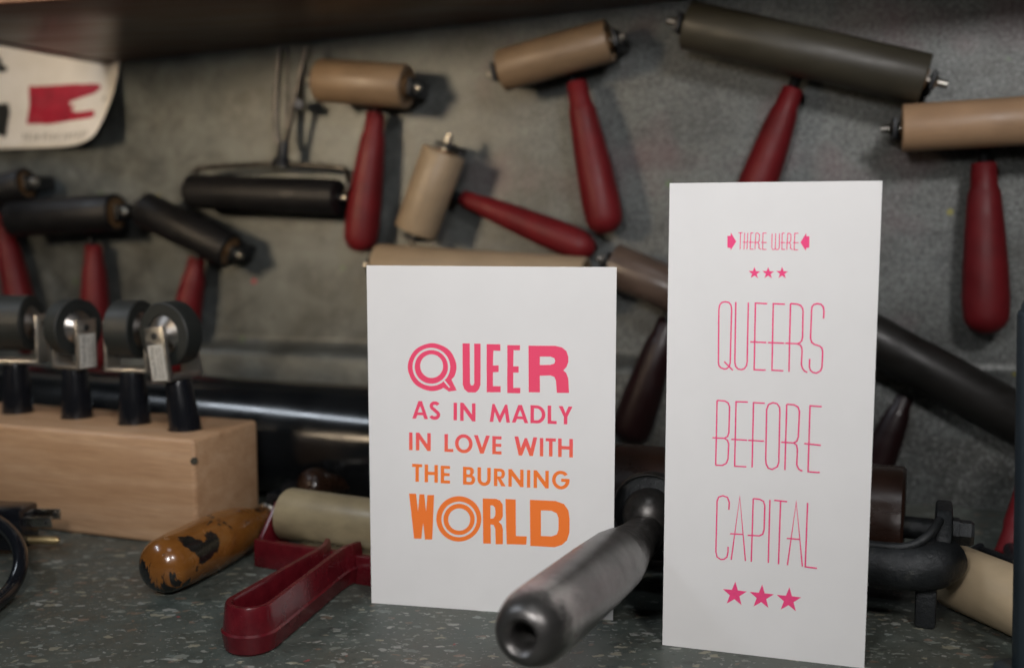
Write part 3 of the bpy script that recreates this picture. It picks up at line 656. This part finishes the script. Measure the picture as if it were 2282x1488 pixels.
obj('loop_handle', bm, m_redgloss, t, angle=28)

# ------------------------------------------------------------------ heavy iron brayer behind the cards
IY = radians(22); it = Vector((cos(IY), -sin(IY), 0)); inn = Vector((sin(IY), cos(IY), 0))
E0 = at_y(1194, 1393, 0.372); Bnd = at_y(1369, 1250, 0.458); Nk = at_y(1430, 1196, 0.506); Ball = at_y(1442, 1150, 0.520)
K = Vector((Ball.x + 0.010, Ball.y + 0.022, 0.032))
t = thing('iron_brayer', 'heavy black iron brayer whose thick bored gunmetal handle juts out between the cards', 'brayer', (K.x, K.y, 0))
dh = (Bnd - E0).normalized(); L = (Bnd - E0).length
KAX.default_value = dh; KOFF.default_value = (E0 - Vector((K.x, K.y, 0))).dot(dh)
bm = NB(); r = 0.0150
prof = [(0.020, 0.0), (0.020, 0.0045), (-0.0105, 0.0047), (-0.0128, 0.0053), (-0.0142, 0.0070)]
prof += [(-0.0142 + 0.0185 * (1 - cos(k / 8 * pi / 2)), 0.0072 + (r - 0.0072) * sin(k / 8 * pi / 2)) for k in range(1, 9)]
prof += [(L * 0.35, r * 1.0), (L * 0.7, r * 1.0), (L, r * 0.97)]
lathe(bm, E0, Bnd, prof, 72, caps=False); obj('handle', bm, m_knob, t, angle=50)
L2 = (Nk - Bnd).length
bm = NB(); lathe(bm, Bnd, Nk, [(-0.0002, r * 0.96), (L2 * 0.15, r * 0.92), (L2 * 0.4, r * 0.80), (L2 * 0.7, r * 0.71), (L2, r * 0.69), (L2 + 0.006, r * 0.66), (L2 + 0.010, r * 0.4)], 56); obj('handle_neck', bm, m_ball, t, angle=60)
bm = NB(); bmesh.ops.create_uvsphere(bm, u_segments=48, v_segments=24, radius=0.0138, matrix=Matrix.Translation(Ball + inn * 0.004)); obj('ball_joint', bm, m_ball, t, angle=80)
cc = Ball + inn * 0.006 + ZU * 0.001
bm = NB(); lathe(bm, cc, cc + inn * 0.03 - ZU * 0.004, [(0.0, 0.0185), (0.001, 0.0200), (0.004, 0.0206), (0.012, 0.014), (0.028, 0.012)], 48); cup = obj('socket_cup', bm, m_iron, t)
bm = NB(); lathe(bm, cc - inn * 0.0006, cc + inn, [(0.0, 0.0192), (0.0, 0.0200), (0.0012, 0.0205), (0.0022, 0.0207), (0.0030, 0.0200)], 64, caps=False); obj('cup_rim', bm, m_ball, cup)
# yoke: bar with a raised rim
def yk(s, z, d): return K + it * s + inn * d + ZU * (z - K.z)
bm = NB(); tube(bm, [yk(-0.146, 0.031, 0.012), yk(-0.138, 0.031, 0.002), yk(-0.11, 0.030, 0), yk(-0.03, 0.030, 0), yk(0.03, 0.030, 0), yk(0.11, 0.030, 0), yk(0.134, 0.031, 0.002), yk(0.142, 0.033, 0.014)], 0.0115, 24)
obj('yoke', bm, m_iron, t)
bm = NB(); tube(bm, [yk(-0.142, 0.046, 0.012), yk(-0.13, 0.0425, -0.001), yk(-0.08, 0.0415, -0.003), yk(-0.02, 0.043, -0.001), yk(0.02, 0.043, -0.001), yk(0.06, 0.042, -0.003), yk(0.10, 0.0405, -0.003), yk(0.122, 0.041, -0.003), yk(0.133, 0.046, 0.002), yk(0.139, 0.052, 0.014)], 0.0022, 14)
obj('yoke_rim', bm, m_iron, t)
for sg in (-1, 1):
    q = 0.141 * sg
    bm = NB(); pts = [yk(q, 0.020, 0.008), yk(q, 0.044, 0.006), yk(q, 0.056, 0.018), yk(q, 0.057, 0.036), yk(q, 0.050, 0.056), yk(q, 0.030, 0.064), yk(q, 0.020, 0.050)]
    prism(bm, [p - it * 0.004 for p in pts], it * 0.008, 0.002); arm = obj('arm', bm, m_iron, t)
    bm = NB(); b0 = yk(q + sg * 0.004, 0.045, 0.020); lathe(bm, b0, b0 + it * sg, [(0, 0.0075), (0.003, 0.0075), (0.0032, 0.0066), (0.0085, 0.0066), (0.010, 0.0055)], 6); obj('bolt', bm, m_iron, arm, smooth=False)
    bm = NB(); f_ = yk(q * 0.95, 0, 0.004); box(bm, Vector((f_.x, f_.y, 0.0125)), (it, inn, ZU), (0.010, 0.009, 0.025), 0.002); obj('foot', bm, m_iron, t)
bm = NB(); A = yk(-0.130, 0.036, 0.052); B = yk(0.122, 0.036, 0.052); L = (B - A).length; R = 0.0325
lathe(bm, A, B, [(0.002, 0.022), (0, 0.024), (0, R - 0.0015), (0.0015, R), (L - 0.0015, R), (L, R - 0.0015), (L, 0.024), (L - 0.002, 0.022)], 80, caps=False); ro = obj('roller', bm, m_brownroll, t)
bm = NB(); lathe(bm, A, B, [(0.002, 0.0225), (L - 0.002, 0.0225)], 40); rod(bm, yk(-0.139, 0.036, 0.052), yk(0.139, 0.036, 0.052), 0.006, 20); obj('roller_core', bm, m_iron, ro)

# ------------------------------------------------------------------ tan roller brayer lying at the right
A = at_z(2128, 1282, 0.0165); B = at_z(2345, 1372, 0.0165); ax = (B - A).normalized()
nb = Vector((-ax.y, ax.x, 0));  nb = nb if nb.y > 0 else -nb
P = at_y(2240, 1240, A.y + 0.055); Q = P + Vector((0.052, 0.030, 0.085))
brayer('pale tan roller brayer lying on the bench at the lower right, red handle leaning back', None, None, 0.0165, None, None, m_pale_lit, pts=(A, B, P, Q, (nb + ZU * 0.3).normalized()), group=None, hr=0.0125)

# ------------------------------------------------------------------ greeting cards
def homog(src, dst):
    import numpy as np
    a = []
    b = []
    for (x, y), (u, v) in zip(src, dst):
        a.append([x, y, 1, 0, 0, 0, -u * x, -u * y]); b.append(u); a.append([0, 0, 0, x, y, 1, -v * x, -v * y]); b.append(v)
    h = np.linalg.solve(np.array(a, float), np.array(b, float))
    return lambda x, y: ((h[0] * x + h[1] * y + h[2]) / (h[6] * x + h[7] * y + 1), (h[3] * x + h[4] * y + h[5]) / (h[6] * x + h[7] * y + 1))
class Card:
    def __init__(s, name, label, bl, yaw, wd, ht, quad, lean=0.0, open_=7):
        s.u = Vector((cos(yaw), -sin(yaw), 0)); s.n = Vector((-sin(yaw), -cos(yaw), 0)); s.up = (ZU * cos(lean) - s.n * sin(lean)).normalized(); s.n2 = s.u.cross(s.up).normalized()
        if s.n2.dot(s.n) < 0: s.n2 = -s.n2
        s.o = Vector((bl[0], bl[1], 0.0)); s.w, s.h = wd, ht
        s.map = homog(quad, [(0, ht), (wd, ht), (wd, 0), (0, 0)])
        s.t = thing(name, label, 'greeting card', s.o, Matrix.Rotation(-yaw, 4, 'Z'))
        bm = NB(); th = 0.00055
        box(bm, s.o + s.u * wd / 2 + s.up * ht / 2 - s.n2 * th / 2, (s.u, s.n2, s.up), (wd, th, ht), 0.00008, 1); obj('front_panel', bm, m_card, s.t, smooth=False)
        yo = yaw - radians(open_); u2 = Vector((cos(yo), -sin(yo), 0)); n3 = Vector((-sin(yo), -cos(yo), 0))
        bm = NB(); box(bm, s.o + u2 * (wd * 0.988 / 2 + 0.0002) + s.up * ht * 0.4985 - n3 * (th * 1.6), (u2, n3, s.up), (wd * 0.985, th, ht * 0.997), 0.00008, 1); obj('back_panel', bm, m_card, s.t, smooth=False)
        s.lev = 0
    def P(s, x, y, lift=0.0):
        a, b = s.map(x, y); return s.o + s.u * a + s.up * b + s.n2 * lift
    def poly(s, bm, loops, lift=0.00005):
        L3 = [[s.P(x, y, lift) for x, y in lp] for lp in loops]; L2 = [[Vector((*s.map(x, y), 0)) for x, y in lp] for lp in loops]
        flat = [bm.verts.new(p) for lp in L3 for p in lp]
        for tri in tessellate_polygon(L2):
            try: bm.faces.new([flat[i] for i in tri])
            except ValueError: pass
    def stroke(s, bm, pts, wd, lift, closed=False):
        q = [Vector(s.map(x, y)) for x, y in pts]; n = len(q)
        # drop duplicates
        q = [p for i, p in enumerate(q) if i == 0 or (p - q[i - 1]).length > 1e-6]; n = len(q)
        L_, R_ = [], []
        for i in range(n):
            a = q[i - 1] if (i > 0 or closed) else None; b = q[(i + 1) % n] if (i < n - 1 or closed) else None
            d1 = (q[i] - a).normalized() if a is not None else None; d2 = (b - q[i]).normalized() if b is not None else None
            if d1 is None: d1 = d2
            if d2 is None: d2 = d1
            tt = d1 + d2; tt = tt.normalized() if tt.length > 0.2 else d1; nn_ = Vector((-tt.y, tt.x)); k = 1 / max(0.35, nn_.dot(Vector((-d1.y, d1.x))))
            L_.append(q[i] + nn_ * wd / 2 * k); R_.append(q[i] - nn_ * wd / 2 * k)
        mk = lambda p: bm.verts.new(s.o + s.u * p.x + s.up * p.y + s.n2 * lift)
        LL = [mk(p) for p in L_]; RR = [mk(p) for p in R_]
        for i in range(n - 1 + (1 if closed else 0)):
            j = (i + 1) % n; bm.faces.new((LL[i], RR[i], RR[j], LL[j]))
def seat_print(name, bm, mat, card): return obj(name, bm, mat, card.t, smooth=False)

c1 = Card('greeting_card', 'shorter white card printed in pink and orange with QUEER and WORLD in big letters', (-0.374 * H, 2.656 * H), radians(10.9), 0.717 * 0.896 * H, 0.896 * H, [(817, 594), (1373, 594), (1368, 1382), (828, 1343)])
c2 = Card('greeting_card', 'tall narrow white card printed in pink, THERE WERE QUEERS BEFORE CAPITAL', (0.360 * H, 2.380 * H), radians(16.7), 0.419 * 1.094 * H, 1.094 * H, [(1494, 408), (1966, 403), (1926, 1488), (1475, 1436)], open_=7)

k1 = 600 / 2126.; o1 = (800, 580); k2 = 600 / 2029.; o2 = (800, 960)
def T1(p): return [(o1[0] + x * k1, o1[1] + y * k1) for x, y in p]
def T2(p): return [(o2[0] + x * k2, o2[1] + y * k2) for x, y in p]
def circ(cx, cy, rx, ry, n=56, extra=None):
    out = []
    for k in range(n):
        a = 2 * pi * k / n; out.append((cx + rx * cos(a), cy + ry * sin(a)))
        if extra and abs(a - extra[0]) < pi / n: out = out[:-1] + extra[1]
    return out
# QUEER
bm = NB()
a0 = []
for k in range(60):
    a = 2 * pi * k / 60; e = 1 + 0.006 * cos(8 * a)
    x, y = 576 + 191 * cos(a) * e, 843 + 187 * sin(a) * e
    if radians(28) < a < radians(63): continue
    a0.append((a, (x, y)))
outerQ = [p for a, p in a0 if a <= radians(28)] + [(728, 940), (770, 1024), (709, 1034), (663, 1004)] + [p for a, p in a0 if a >= radians(63)]
ring = circ(570, 841, 148, 150, 48, (2 * pi * 6 / 48, [(673, 942), (718, 998), (710, 1005), (664, 952)]))
c1.poly(bm, [T1(outerQ), T1(ring)]); c1.poly(bm, [T1(circ(570, 841, 131, 132)), T1(circ(572, 835, 90, 93))])
c1.poly(bm, [T1([(815, 655), (872, 655), (874, 965), (882, 984), (900, 984), (908, 965), (907, 657), (957, 657), (957, 980), (945, 1015), (918, 1040), (860, 1040), (830, 1015), (817, 980)])])
c1.poly(bm, [T1([(1005, 660), (1113, 660), (1113, 712), (1058, 710), (1055, 827), (1100, 827), (1100, 878), (1055, 880), (1055, 990), (1116, 990), (1116, 1038), (1006, 1038)])])
c1.poly(bm, [T1([(1168, 667), (1268, 667), (1268, 706), (1217, 706), (1215, 833), (1258, 833), (1258, 882), (1215, 882), (1215, 1003), (1271, 1003), (1271, 1045), (1168, 1043)])])
c1.poly(bm, [T1([(1335, 670), (1545, 670), (1600, 682), (1635, 712), (1650, 755), (1650, 795), (1637, 835), (1610, 862), (1635, 885), (1650, 925), (1657, 1040), (1560, 1040), (1553, 945), (1540, 915), (1510, 903), (1425, 905), (1427, 1037), (1338, 1037)]),
             T1([(1425, 755), (1510, 755), (1540, 768), (1547, 788), (1540, 810), (1510, 820), (1425, 822)])])
seat_print('printed_word', bm, m_grad, c1)
# geometric bold capitals: glyph(w/h, t/h) -> list of loops in unit box (x 0..w, y up 0..1)
def arc(cx, cy, rx, ry, a0, a1, n=14): return [(cx + rx * cos(radians(a0 + (a1 - a0) * k / n)), cy + ry * sin(radians(a0 + (a1 - a0) * k / n))) for k in range(n + 1)]
def glyph(ch, w, t=0.195):
    R_ = lambda x0, y0, x1, y1: [[(x0, y0), (x1, y0), (x1, y1), (x0, y1)]]
    if ch == 'I': return [R_(0, 0, w, 1)]
    if ch == 'L': return [[[(0, 0), (w, 0), (w, .17), (t, .17), (t, 1), (0, 1)]]]
    if ch == 'T': return [[[(w / 2 - t / 2, 0), (w / 2 + t / 2, 0), (w / 2 + t / 2, .83), (w, .83), (w, 1), (0, 1), (0, .83), (w / 2 - t / 2, .83)]]]
    if ch == 'E': return [[[(0, 0), (w, 0), (w, .17), (t, .17), (t, .42), (w * .97, .42), (w * .97, .59), (t, .59), (t, .83), (w, .83), (w, 1), (0, 1)]]]
    if ch == 'H': return [[[(0, 0), (t, 0), (t, .42), (w - t, .42), (w - t, 0), (w, 0), (w, 1), (w - t, 1), (w - t, .60), (t, .60), (t, 1), (0, 1)]]]
    if ch == 'N': return [[[(0, 0), (t, 0), (t, .63), (w - t * .95, 0), (w, 0), (w, 1), (w - t, 1), (w - t, .38), (t * .95, 1), (0, 1)]]]
    if ch == 'A':
        return [[[(0, 0), (t * 1.05, 0), (t * 1.05 + .085 * w / .9, .21), (w - t * 1.05 - .085 * w / .9, .21), (w - t * 1.05, 0), (w, 0), (w / 2 + t * .52, 1), (w / 2 - t * .52, 1)], [(w / 2 - w * .155, .365), (w / 2 + w * .155, .365), (w / 2, .72)]]]
    if ch == 'V': return [[[(w / 2 - t * .5, 0), (w / 2 + t * .5, 0), (w, 1), (w - t * 1.08, 1), (w / 2, .33), (t * 1.08, 1), (0, 1)]]]
    if ch == 'W':
        return [[[(w * .27 - t * .5, 0), (w * .27 + t * .42, 0), (w * .5, .52), (w * .73 - t * .42, 0), (w * .73 + t * .5, 0), (w, 1), (w - t * 1.05, 1), (w * .715, .40), (w * .5 + t * .3, .94), (w * .5 - t * .3, .94), (w * .285, .40), (t * 1.05, 1), (0, 1)]]]
    if ch == 'M':
        return [[[(0, 0), (t * 1.0, 0), (w * .245, .56), (w * .5 - t * .22, 0), (w * .5 + t * .22, 0), (w * .755, .56), (w - t * 1.0, 0), (w, 0), (w * .87, 1), (w * .87 - t * .62, 1), (w * .5, .37), (w * .13 + t * .62, 1), (w * .13, 1)]]]
    if ch == 'Y': return [[[(w / 2 - t / 2, 0), (w / 2 + t / 2, 0), (w / 2 + t / 2, .42), (w, 1), (w - t * 1.15, 1), (w / 2, .62), (t * 1.15, 1), (0, 1), (w / 2 - t / 2, .42)]]]
    if ch == 'O': return [[arc(w / 2, .5, w / 2, .515, 0, 350, 35), arc(w / 2, .5, w / 2 - t, .515 - t * .93, 0, 350, 35)]]
    if ch == 'D': return [[[(0, 0)] + arc(w * .42, .5, w * .58, .5, -90, 90, 18) + [(0, 1)], [(t, .17)] + arc(w * .40, .5, w * .60 - t, .33, -90, 90, 18) + [(t, .83)]]]
    if ch == 'U': return [[[(0, 1)] + [(0, .38)] + arc(w / 2, .36, w / 2, .375, 180, 360, 18) + [(w, 1), (w - t, 1)] + [(w - t, .38)] + arc(w / 2, .36, w / 2 - t, .19, 360, 180, 14) + [(t, 1)]]]
    if ch == 'B': return [[[(0, 0)] + arc(w * .58, .285, w * .42, .285, -90, 62, 12) + arc(w * .54, .755, w * .36, .245, -48, 90, 12) + [(0, 1)],
                           [(t, .16)] + arc(w * .55, .29, w * .45 - t, .13, -90, 90, 10) + [(t, .42)], [(t, .585)] + arc(w * .50, .71, w * .38 - t, .13, -90, 90, 10) + [(t, .84)]]]
    if ch == 'R': return [[[(0, 0), (t, 0), (t, .42), (w - t * 1.25, 0), (w, 0), (w * .60, .44)] + arc(w * .58, .71, w * .36, .29, -62, 90, 14) + [(0, 1)], [(t, .56)] + arc(w * .53, .70, w * .41 - t, .14, -90, 90, 10) + [(t, .84)]]]
    if ch == 'G':
        o = arc(w * .5, .5, w * .5, .515, 38, 358, 30); i = arc(w * .5, .5, w * .5 - t, .515 - t * .93, 330, 42, 24)
        return [[o + [(w, .58), (w * .52, .58), (w * .52, .41), (w - t * 1.15, .41)] + i]]
    if ch == 'S':
        pts = arc(w * .54, .745, w * .33, .17, 28, 90, 5) + arc(w * .50, .745, w * .34, .17, 90, 235, 10)[1:] + [(w * .52, .51)] + arc(w * .50, .27, w * .37, .185, 62, -90, 12) + arc(w * .44, .27, w * .36, .185, -90, -155, 6)[1:]
        return [('S', pts)]
def word(line, tf, mat=m_grad):
    bm = NB(); lv = 0.00005
    for ch, x0, x1, y0, y1 in line:
        w_ = (x1 - x0) / (y1 - y0); hh = y1 - y0
        # shear: vertical strokes follow the card, text baseline slopes with it
        sl = 0.043
        f = lambda p: (x0 + p[0] * hh, y1 - p[1] * hh + (p[0] - w_ / 2) * hh * sl)
        for g_ in glyph(ch, w_, 0.197):
            if g_[0] == 'S': c1.stroke(bm, tf([f(p) for p in g_[1]]), hh * k1 * 0.19 / 4330., lv)
            else: c1.poly(bm, [tf([f(p) for p in lp]) for lp in g_], lv)
    seat_print('printed_word', bm, mat, c1)
L2_ = [('A', 420, 545, 1110, 1250), ('S', 557, 637, 1113, 1255), ('I', 745, 772, 1122, 1260), ('N', 797, 918, 1124, 1266), ('M', 1030, 1190, 1132, 1274), ('A', 1205, 1335, 1137, 1278), ('D', 1352, 1470, 1140, 1282), ('L', 1488, 1560, 1142, 1285), ('Y', 1575, 1685, 1146, 1288)]
L3_ = [('I', 377, 403, 10, 143), ('N', 428, 540, 13, 147), ('L', 643, 710, 22, 155), ('O', 722, 855, 24, 162), ('V', 865, 985, 30, 167), ('E', 1003, 1073, 36, 172), ('W', 1170, 1342, 40, 182), ('I', 1362, 1388, 48, 186), ('T', 1406, 1483, 50, 187), ('H', 1500, 1612, 53, 192)]
L4_ = [('T', 400, 476, 247, 380), ('H', 494, 594, 252, 385), ('E', 615, 685, 260, 392), ('B', 783, 875, 268, 402), ('U', 892, 992, 272, 408), ('R', 1016, 1105, 280, 412), ('N', 1125, 1240, 285, 417), ('I', 1265, 1290, 290, 422), ('N', 1315, 1430, 293, 426), ('G', 1455, 1588, 296, 433)]
def split(line, gaps):
    out, cur = [], []
    for i, l in enumerate(line):
        cur.append(l)
        if i in gaps: out.append(cur); cur = []
    out.append(cur); return out
for wd_ in split(L2_, (1, 3)): word(wd_, T1)
for wd_ in split(L3_, (1, 5)): word(wd_, T2)
for wd_ in split(L4_, (2,)): word(wd_, T2)
# WORLD
bm = NB()
c1.poly(bm, [T2([(377, 470), (430, 470), (445, 605), (455, 475), (492, 475), (505, 605), (515, 480), (566, 480), (552, 815), (497, 815), (483, 690), (470, 810), (415, 808)])])
c1.poly(bm, [T2(circ(752, 659, 170, 171)), T2(circ(754, 663, 133, 134))]); c1.poly(bm, [T2(circ(754, 663, 118, 118)), T2(circ(755, 664, 83, 84))])
c1.poly(bm, [T2([(932, 505), (1030, 507), (1062, 520), (1083, 550), (1084, 640), (1070, 668), (1052, 680), (1075, 700), (1085, 740), (1085, 850), (1030, 850), (1027, 735), (1015, 705), (992, 700), (994, 846), (936, 845)]), T2([(990, 556), (1010, 558), (1025, 575), (1028, 600), (1026, 635), (1012, 655), (990, 657)])])
c1.poly(bm, [T2([(1103, 508), (1181, 512), (1183, 788), (1265, 790), (1262, 853), (1113, 850)])])
c1.poly(bm, [T2([(1288, 514), (1480, 522), (1545, 545), (1580, 595), (1589, 660), (1588, 760), (1570, 820), (1530, 855), (1475, 872), (1292, 862)]), T2([(1372, 594), (1450, 596), (1490, 615), (1505, 650), (1505, 740), (1492, 775), (1455, 790), (1372, 787)])])
seat_print('printed_word', bm, m_grad, c1)

# tall card
k5 = 520 / 1682.; k6 = 520 / 1232.
def T5(p): return [(1480 + x * k5, 400 + y * k5) for x, y in p]
def T6(p): return [(1460 + x * k6, 860 + y * k6) for x, y in p]
def smooth(pts, closed=False, n=4):
    # keep straight runs, round only tightly spaced points
    return pts
def lines(strokes, tf, wd_):
    bm = NB()
    for i, s_ in enumerate(strokes):
        cl = s_[0] == 'c'; p = s_[1:] if cl else s_
        c2.stroke(bm, tf(p), wd_, 0.00004 + 0.00001 * i, cl)
    seat_print('printed_word', bm, m_pink, c2)
lines([[(538, 381), (568, 381)], [(554, 381), (550, 500)], [(583, 381), (578, 500)], [(606, 381), (600, 500)], [(570, 449), (603, 449)], [(645, 383), (628, 382), (623, 498), (648, 499)], [(612, 449), (648, 450)],
       [(664, 383), (657, 500)], [(664, 383), (680, 385), (690, 395), (688, 440), (678, 450), (651, 450)], [(678, 450), (687, 465), (685, 490), (700, 500)], [(740, 383), (715, 383), (712, 499), (738, 500)], [(702, 450), (742, 451)]], T5, 0.00037)
lines([[(780, 385), (778, 490), (785, 501), (797, 501), (803, 490), (806, 385)], [(803, 490), (810, 502), (825, 500), (832, 488), (833, 385)], [(872, 384), (853, 384), (850, 500), (873, 501)], [(842, 451), (874, 452)],
       [(892, 385), (886, 502)], [(892, 385), (908, 387), (916, 397), (914, 440), (904, 452), (880, 452)], [(904, 452), (914, 468), (911, 490), (926, 502)], [(970, 385), (943, 385), (938, 503), (968, 504)], [(930, 452), (972, 453)]], T5, 0.00037)
for ar in ([(459, 403), (482, 403), (484, 380), (523, 443), (484, 505), (480, 490), (459, 487)], [(1048, 407), (1027, 406), (1025, 383), (983, 450), (1022, 510), (1025, 490), (1047, 488)]):
    bm = NB(); c2.poly(bm, [T5(ar)]); seat_print('arrow', bm, m_pink, c2)
def star(cx, cy, R_, tf, rot=0):
    p = []
    for k in range(10):
        a = radians(-90 + 36 * k + rot); r_ = R_ if k % 2 == 0 else R_ * 0.40; x, y = r_ * cos(a), r_ * sin(a); p.append((cx + x, cy + y + x * 0.05))
    bm = NB(); c2.poly(bm, [tf(p)]); seat_print('star', bm, m_pink, c2)
for x in (653, 752, 852): star(x, 670, 45, T5)
star(419, 1094, 67, T6, 3); star(561, 1109, 67, T6, 3); star(705, 1125, 68, T6, 3)
lines([['c', (397, 930), (403, 900), (418, 881), (442, 875), (468, 880), (484, 898), (489, 925), (478, 1315), (470, 1340), (452, 1356), (435, 1358), (412, 1350), (397, 1335), (393, 1310)], [(435, 1305), (497, 1368)],
       [(519, 877), (511, 1310), (517, 1340), (535, 1358), (558, 1363), (580, 1355), (595, 1335), (600, 1305), (609, 880)],
       [(745, 889), (660, 885), (650, 1363), (733, 1366)], [(623, 1163), (738, 1168)], [(872, 893), (788, 889), (778, 1366), (860, 1371)], [(750, 1168), (866, 1173)],
       [(912, 888), (900, 1378)], [(912, 888), (960, 892), (985, 902), (999, 922), (1002, 945), (998, 1130), (992, 1155), (978, 1170), (960, 1176), (875, 1173)], [(960, 1176), (983, 1188), (993, 1205), (995, 1230), (990, 1325), (997, 1352), (1012, 1372), (1033, 1382)],
       [(1150, 995), (1152, 940), (1147, 912), (1130, 893), (1105, 888), (1080, 895), (1066, 912), (1063, 945), (1056, 1140), (1064, 1166), (1085, 1182), (1120, 1192), (1137, 1208), (1143, 1235), (1138, 1345), (1126, 1372), (1098, 1387), (1072, 1382), (1054, 1366), (1047, 1340), (1050, 1285)]], T5, 0.00064)
lines([[(328, 70), (320, 412)], [(328, 70), (368, 73), (386, 83), (394, 105), (390, 240), (383, 260), (366, 270), (303, 267)], [(366, 270), (383, 281), (389, 300), (385, 380), (376, 402), (355, 413), (320, 412)],
       [(490, 79), (428, 77), (420, 417), (482, 420)], [(402, 275), (486, 280)], [(580, 85), (520, 82), (512, 424)], [(492, 280), (575, 285)],
       ['c', (589, 118), (599, 92), (622, 82), (645, 88), (658, 108), (659, 130), (653, 395), (645, 420), (618, 434), (597, 427), (586, 405), (584, 380)],
       [(695, 90), (685, 437)], [(695, 90), (733, 93), (754, 104), (762, 128), (756, 262), (749, 284), (732, 294), (666, 290)], [(732, 294), (747, 306), (751, 330), (748, 410), (758, 432), (778, 443)],
       [(880, 103), (818, 98), (807, 446), (869, 450)], [(788, 297), (875, 306)]], T6, 0.00064)
lines([[(389, 647), (391, 608), (382, 582), (358, 573), (336, 580), (327, 602), (320, 870), (326, 897), (345, 910), (363, 909), (379, 897), (384, 870), (385, 843)],
       [(401, 912), (447, 580), (476, 918)], [(396, 774), (462, 777)], [(518, 588), (507, 922)], [(518, 588), (553, 592), (572, 603), (579, 625), (575, 752), (568, 776), (550, 785), (488, 782)], [(606, 595), (597, 928)],
       [(628, 597), (697, 604)], [(662, 602), (651, 935)], [(698, 940), (745, 605), (777, 947)], [(695, 798), (762, 803)], [(805, 610), (792, 948), (854, 956)]], T6, 0.00064)

# ------------------------------------------------------------------ power plug and cable at the lower left
pb = at_z(15, 1172, 0.016)
t = thing('power_cord', 'black power cord curling in front of a plug with metal prongs, at the lower left', 'power cord', (pb.x, pb.y, 0))
pd = Vector((cos(radians(-4)), sin(radians(-4)), 0)); pn = Vector((-pd.y, pd.x, 0))
pl = at_y(18, 1150, pb.y)
bm = NB(); pcx = at_y(8, 1165, pb.y); box(bm, Vector((pcx.x, pcx.y, 0.0165)), (pd, pn, ZU), (0.034, 0.022, 0.026), 0.003); box(bm, Vector((pcx.x - 0.024, pcx.y, 0.0165)), (pd, pn, ZU), (0.018, 0.016, 0.018), 0.003); plug = obj('plug', bm, m_blackplastic, t)
e = Vector((pcx.x + 0.017, pcx.y, 0))
for dy, z in ((0.005, 0.0225), (-0.0055, 0.0205)):
    bm = NB(); c = e + pn * dy + ZU * z + pd * 0.0075; box(bm, c, (pd, pn, ZU), (0.017, 0.0015, 0.0064), 0.0005); pg = obj('prong', bm, m_steel, plug)
    bm = NB(); rod(bm, c + pd * 0.005 - pn * 0.0009, c + pd * 0.005 + pn * 0.0009, 0.0013, 12); obj('prong_hole', bm, m_hole, pg)
bm = NB(); c = e + ZU * 0.0085 - pn * 0.003; lathe(bm, c - pd * 0.002, c + pd * 0.02, [(0, 0.0024), (0.0185, 0.0024), (0.0205, 0.0012)], 16); obj('ground_pin', bm, m_brass, plug)
bm = NB(); Fz = lambda x, y, z: at_z(x, y, z)
tube(bm, [pcx + pd * -0.03 + ZU * (0.0165 - pcx.z), Fz(-90, 1140, 0.020), Fz(-40, 1152, 0.026), Fz(2, 1168, 0.026), Fz(36, 1205, 0.022), Fz(46, 1255, 0.015), Fz(28, 1305, 0.007), Fz(-10, 1345, 0.0045), Fz(-60, 1375, 0.0042), Fz(-200, 1400, 0.0042)], 0.0040, 18); obj('cable', bm, m_blackplastic, t)

# ------------------------------------------------------------------ blurred post at the right edge
A = at_y(2288, 1640, 0.44); B = at_y(2306, 690, 0.42); dd = (B - A)
A = A - dd * (A.z / dd.z) if abs(dd.z) > 1e-6 else A
t = thing('steel_post', 'blurred blue grey upright post close to the camera at the right edge', 'post', A)
bm = NB(); ux = Vector((1, 0, 0)); dn = dd.normalized(); uy = dn.cross(ux).normalized(); ux = uy.cross(dn).normalized()
Lp = (B - A).length; box(bm, A + dn * (Lp / 2 + 0.0006), (ux, uy, dn), (0.012, 0.010, Lp), 0.003, 3); obj('post_bar', bm, m_post, t)
bm = NB(); lathe(bm, B - dn * 0.001, B + dn * 0.01, [(0, 0.0052), (0.003, 0.0050), (0.006, 0.003), (0.007, 0.0)], 24); obj('post_cap', bm, m_post, t)
bm = NB(); lathe(bm, Vector((A.x, A.y, 0)), Vector((A.x, A.y, 1)), [(0, 0.014), (0.003, 0.014), (0.004, 0.012)], 32); obj('post_base', bm, m_post, t)
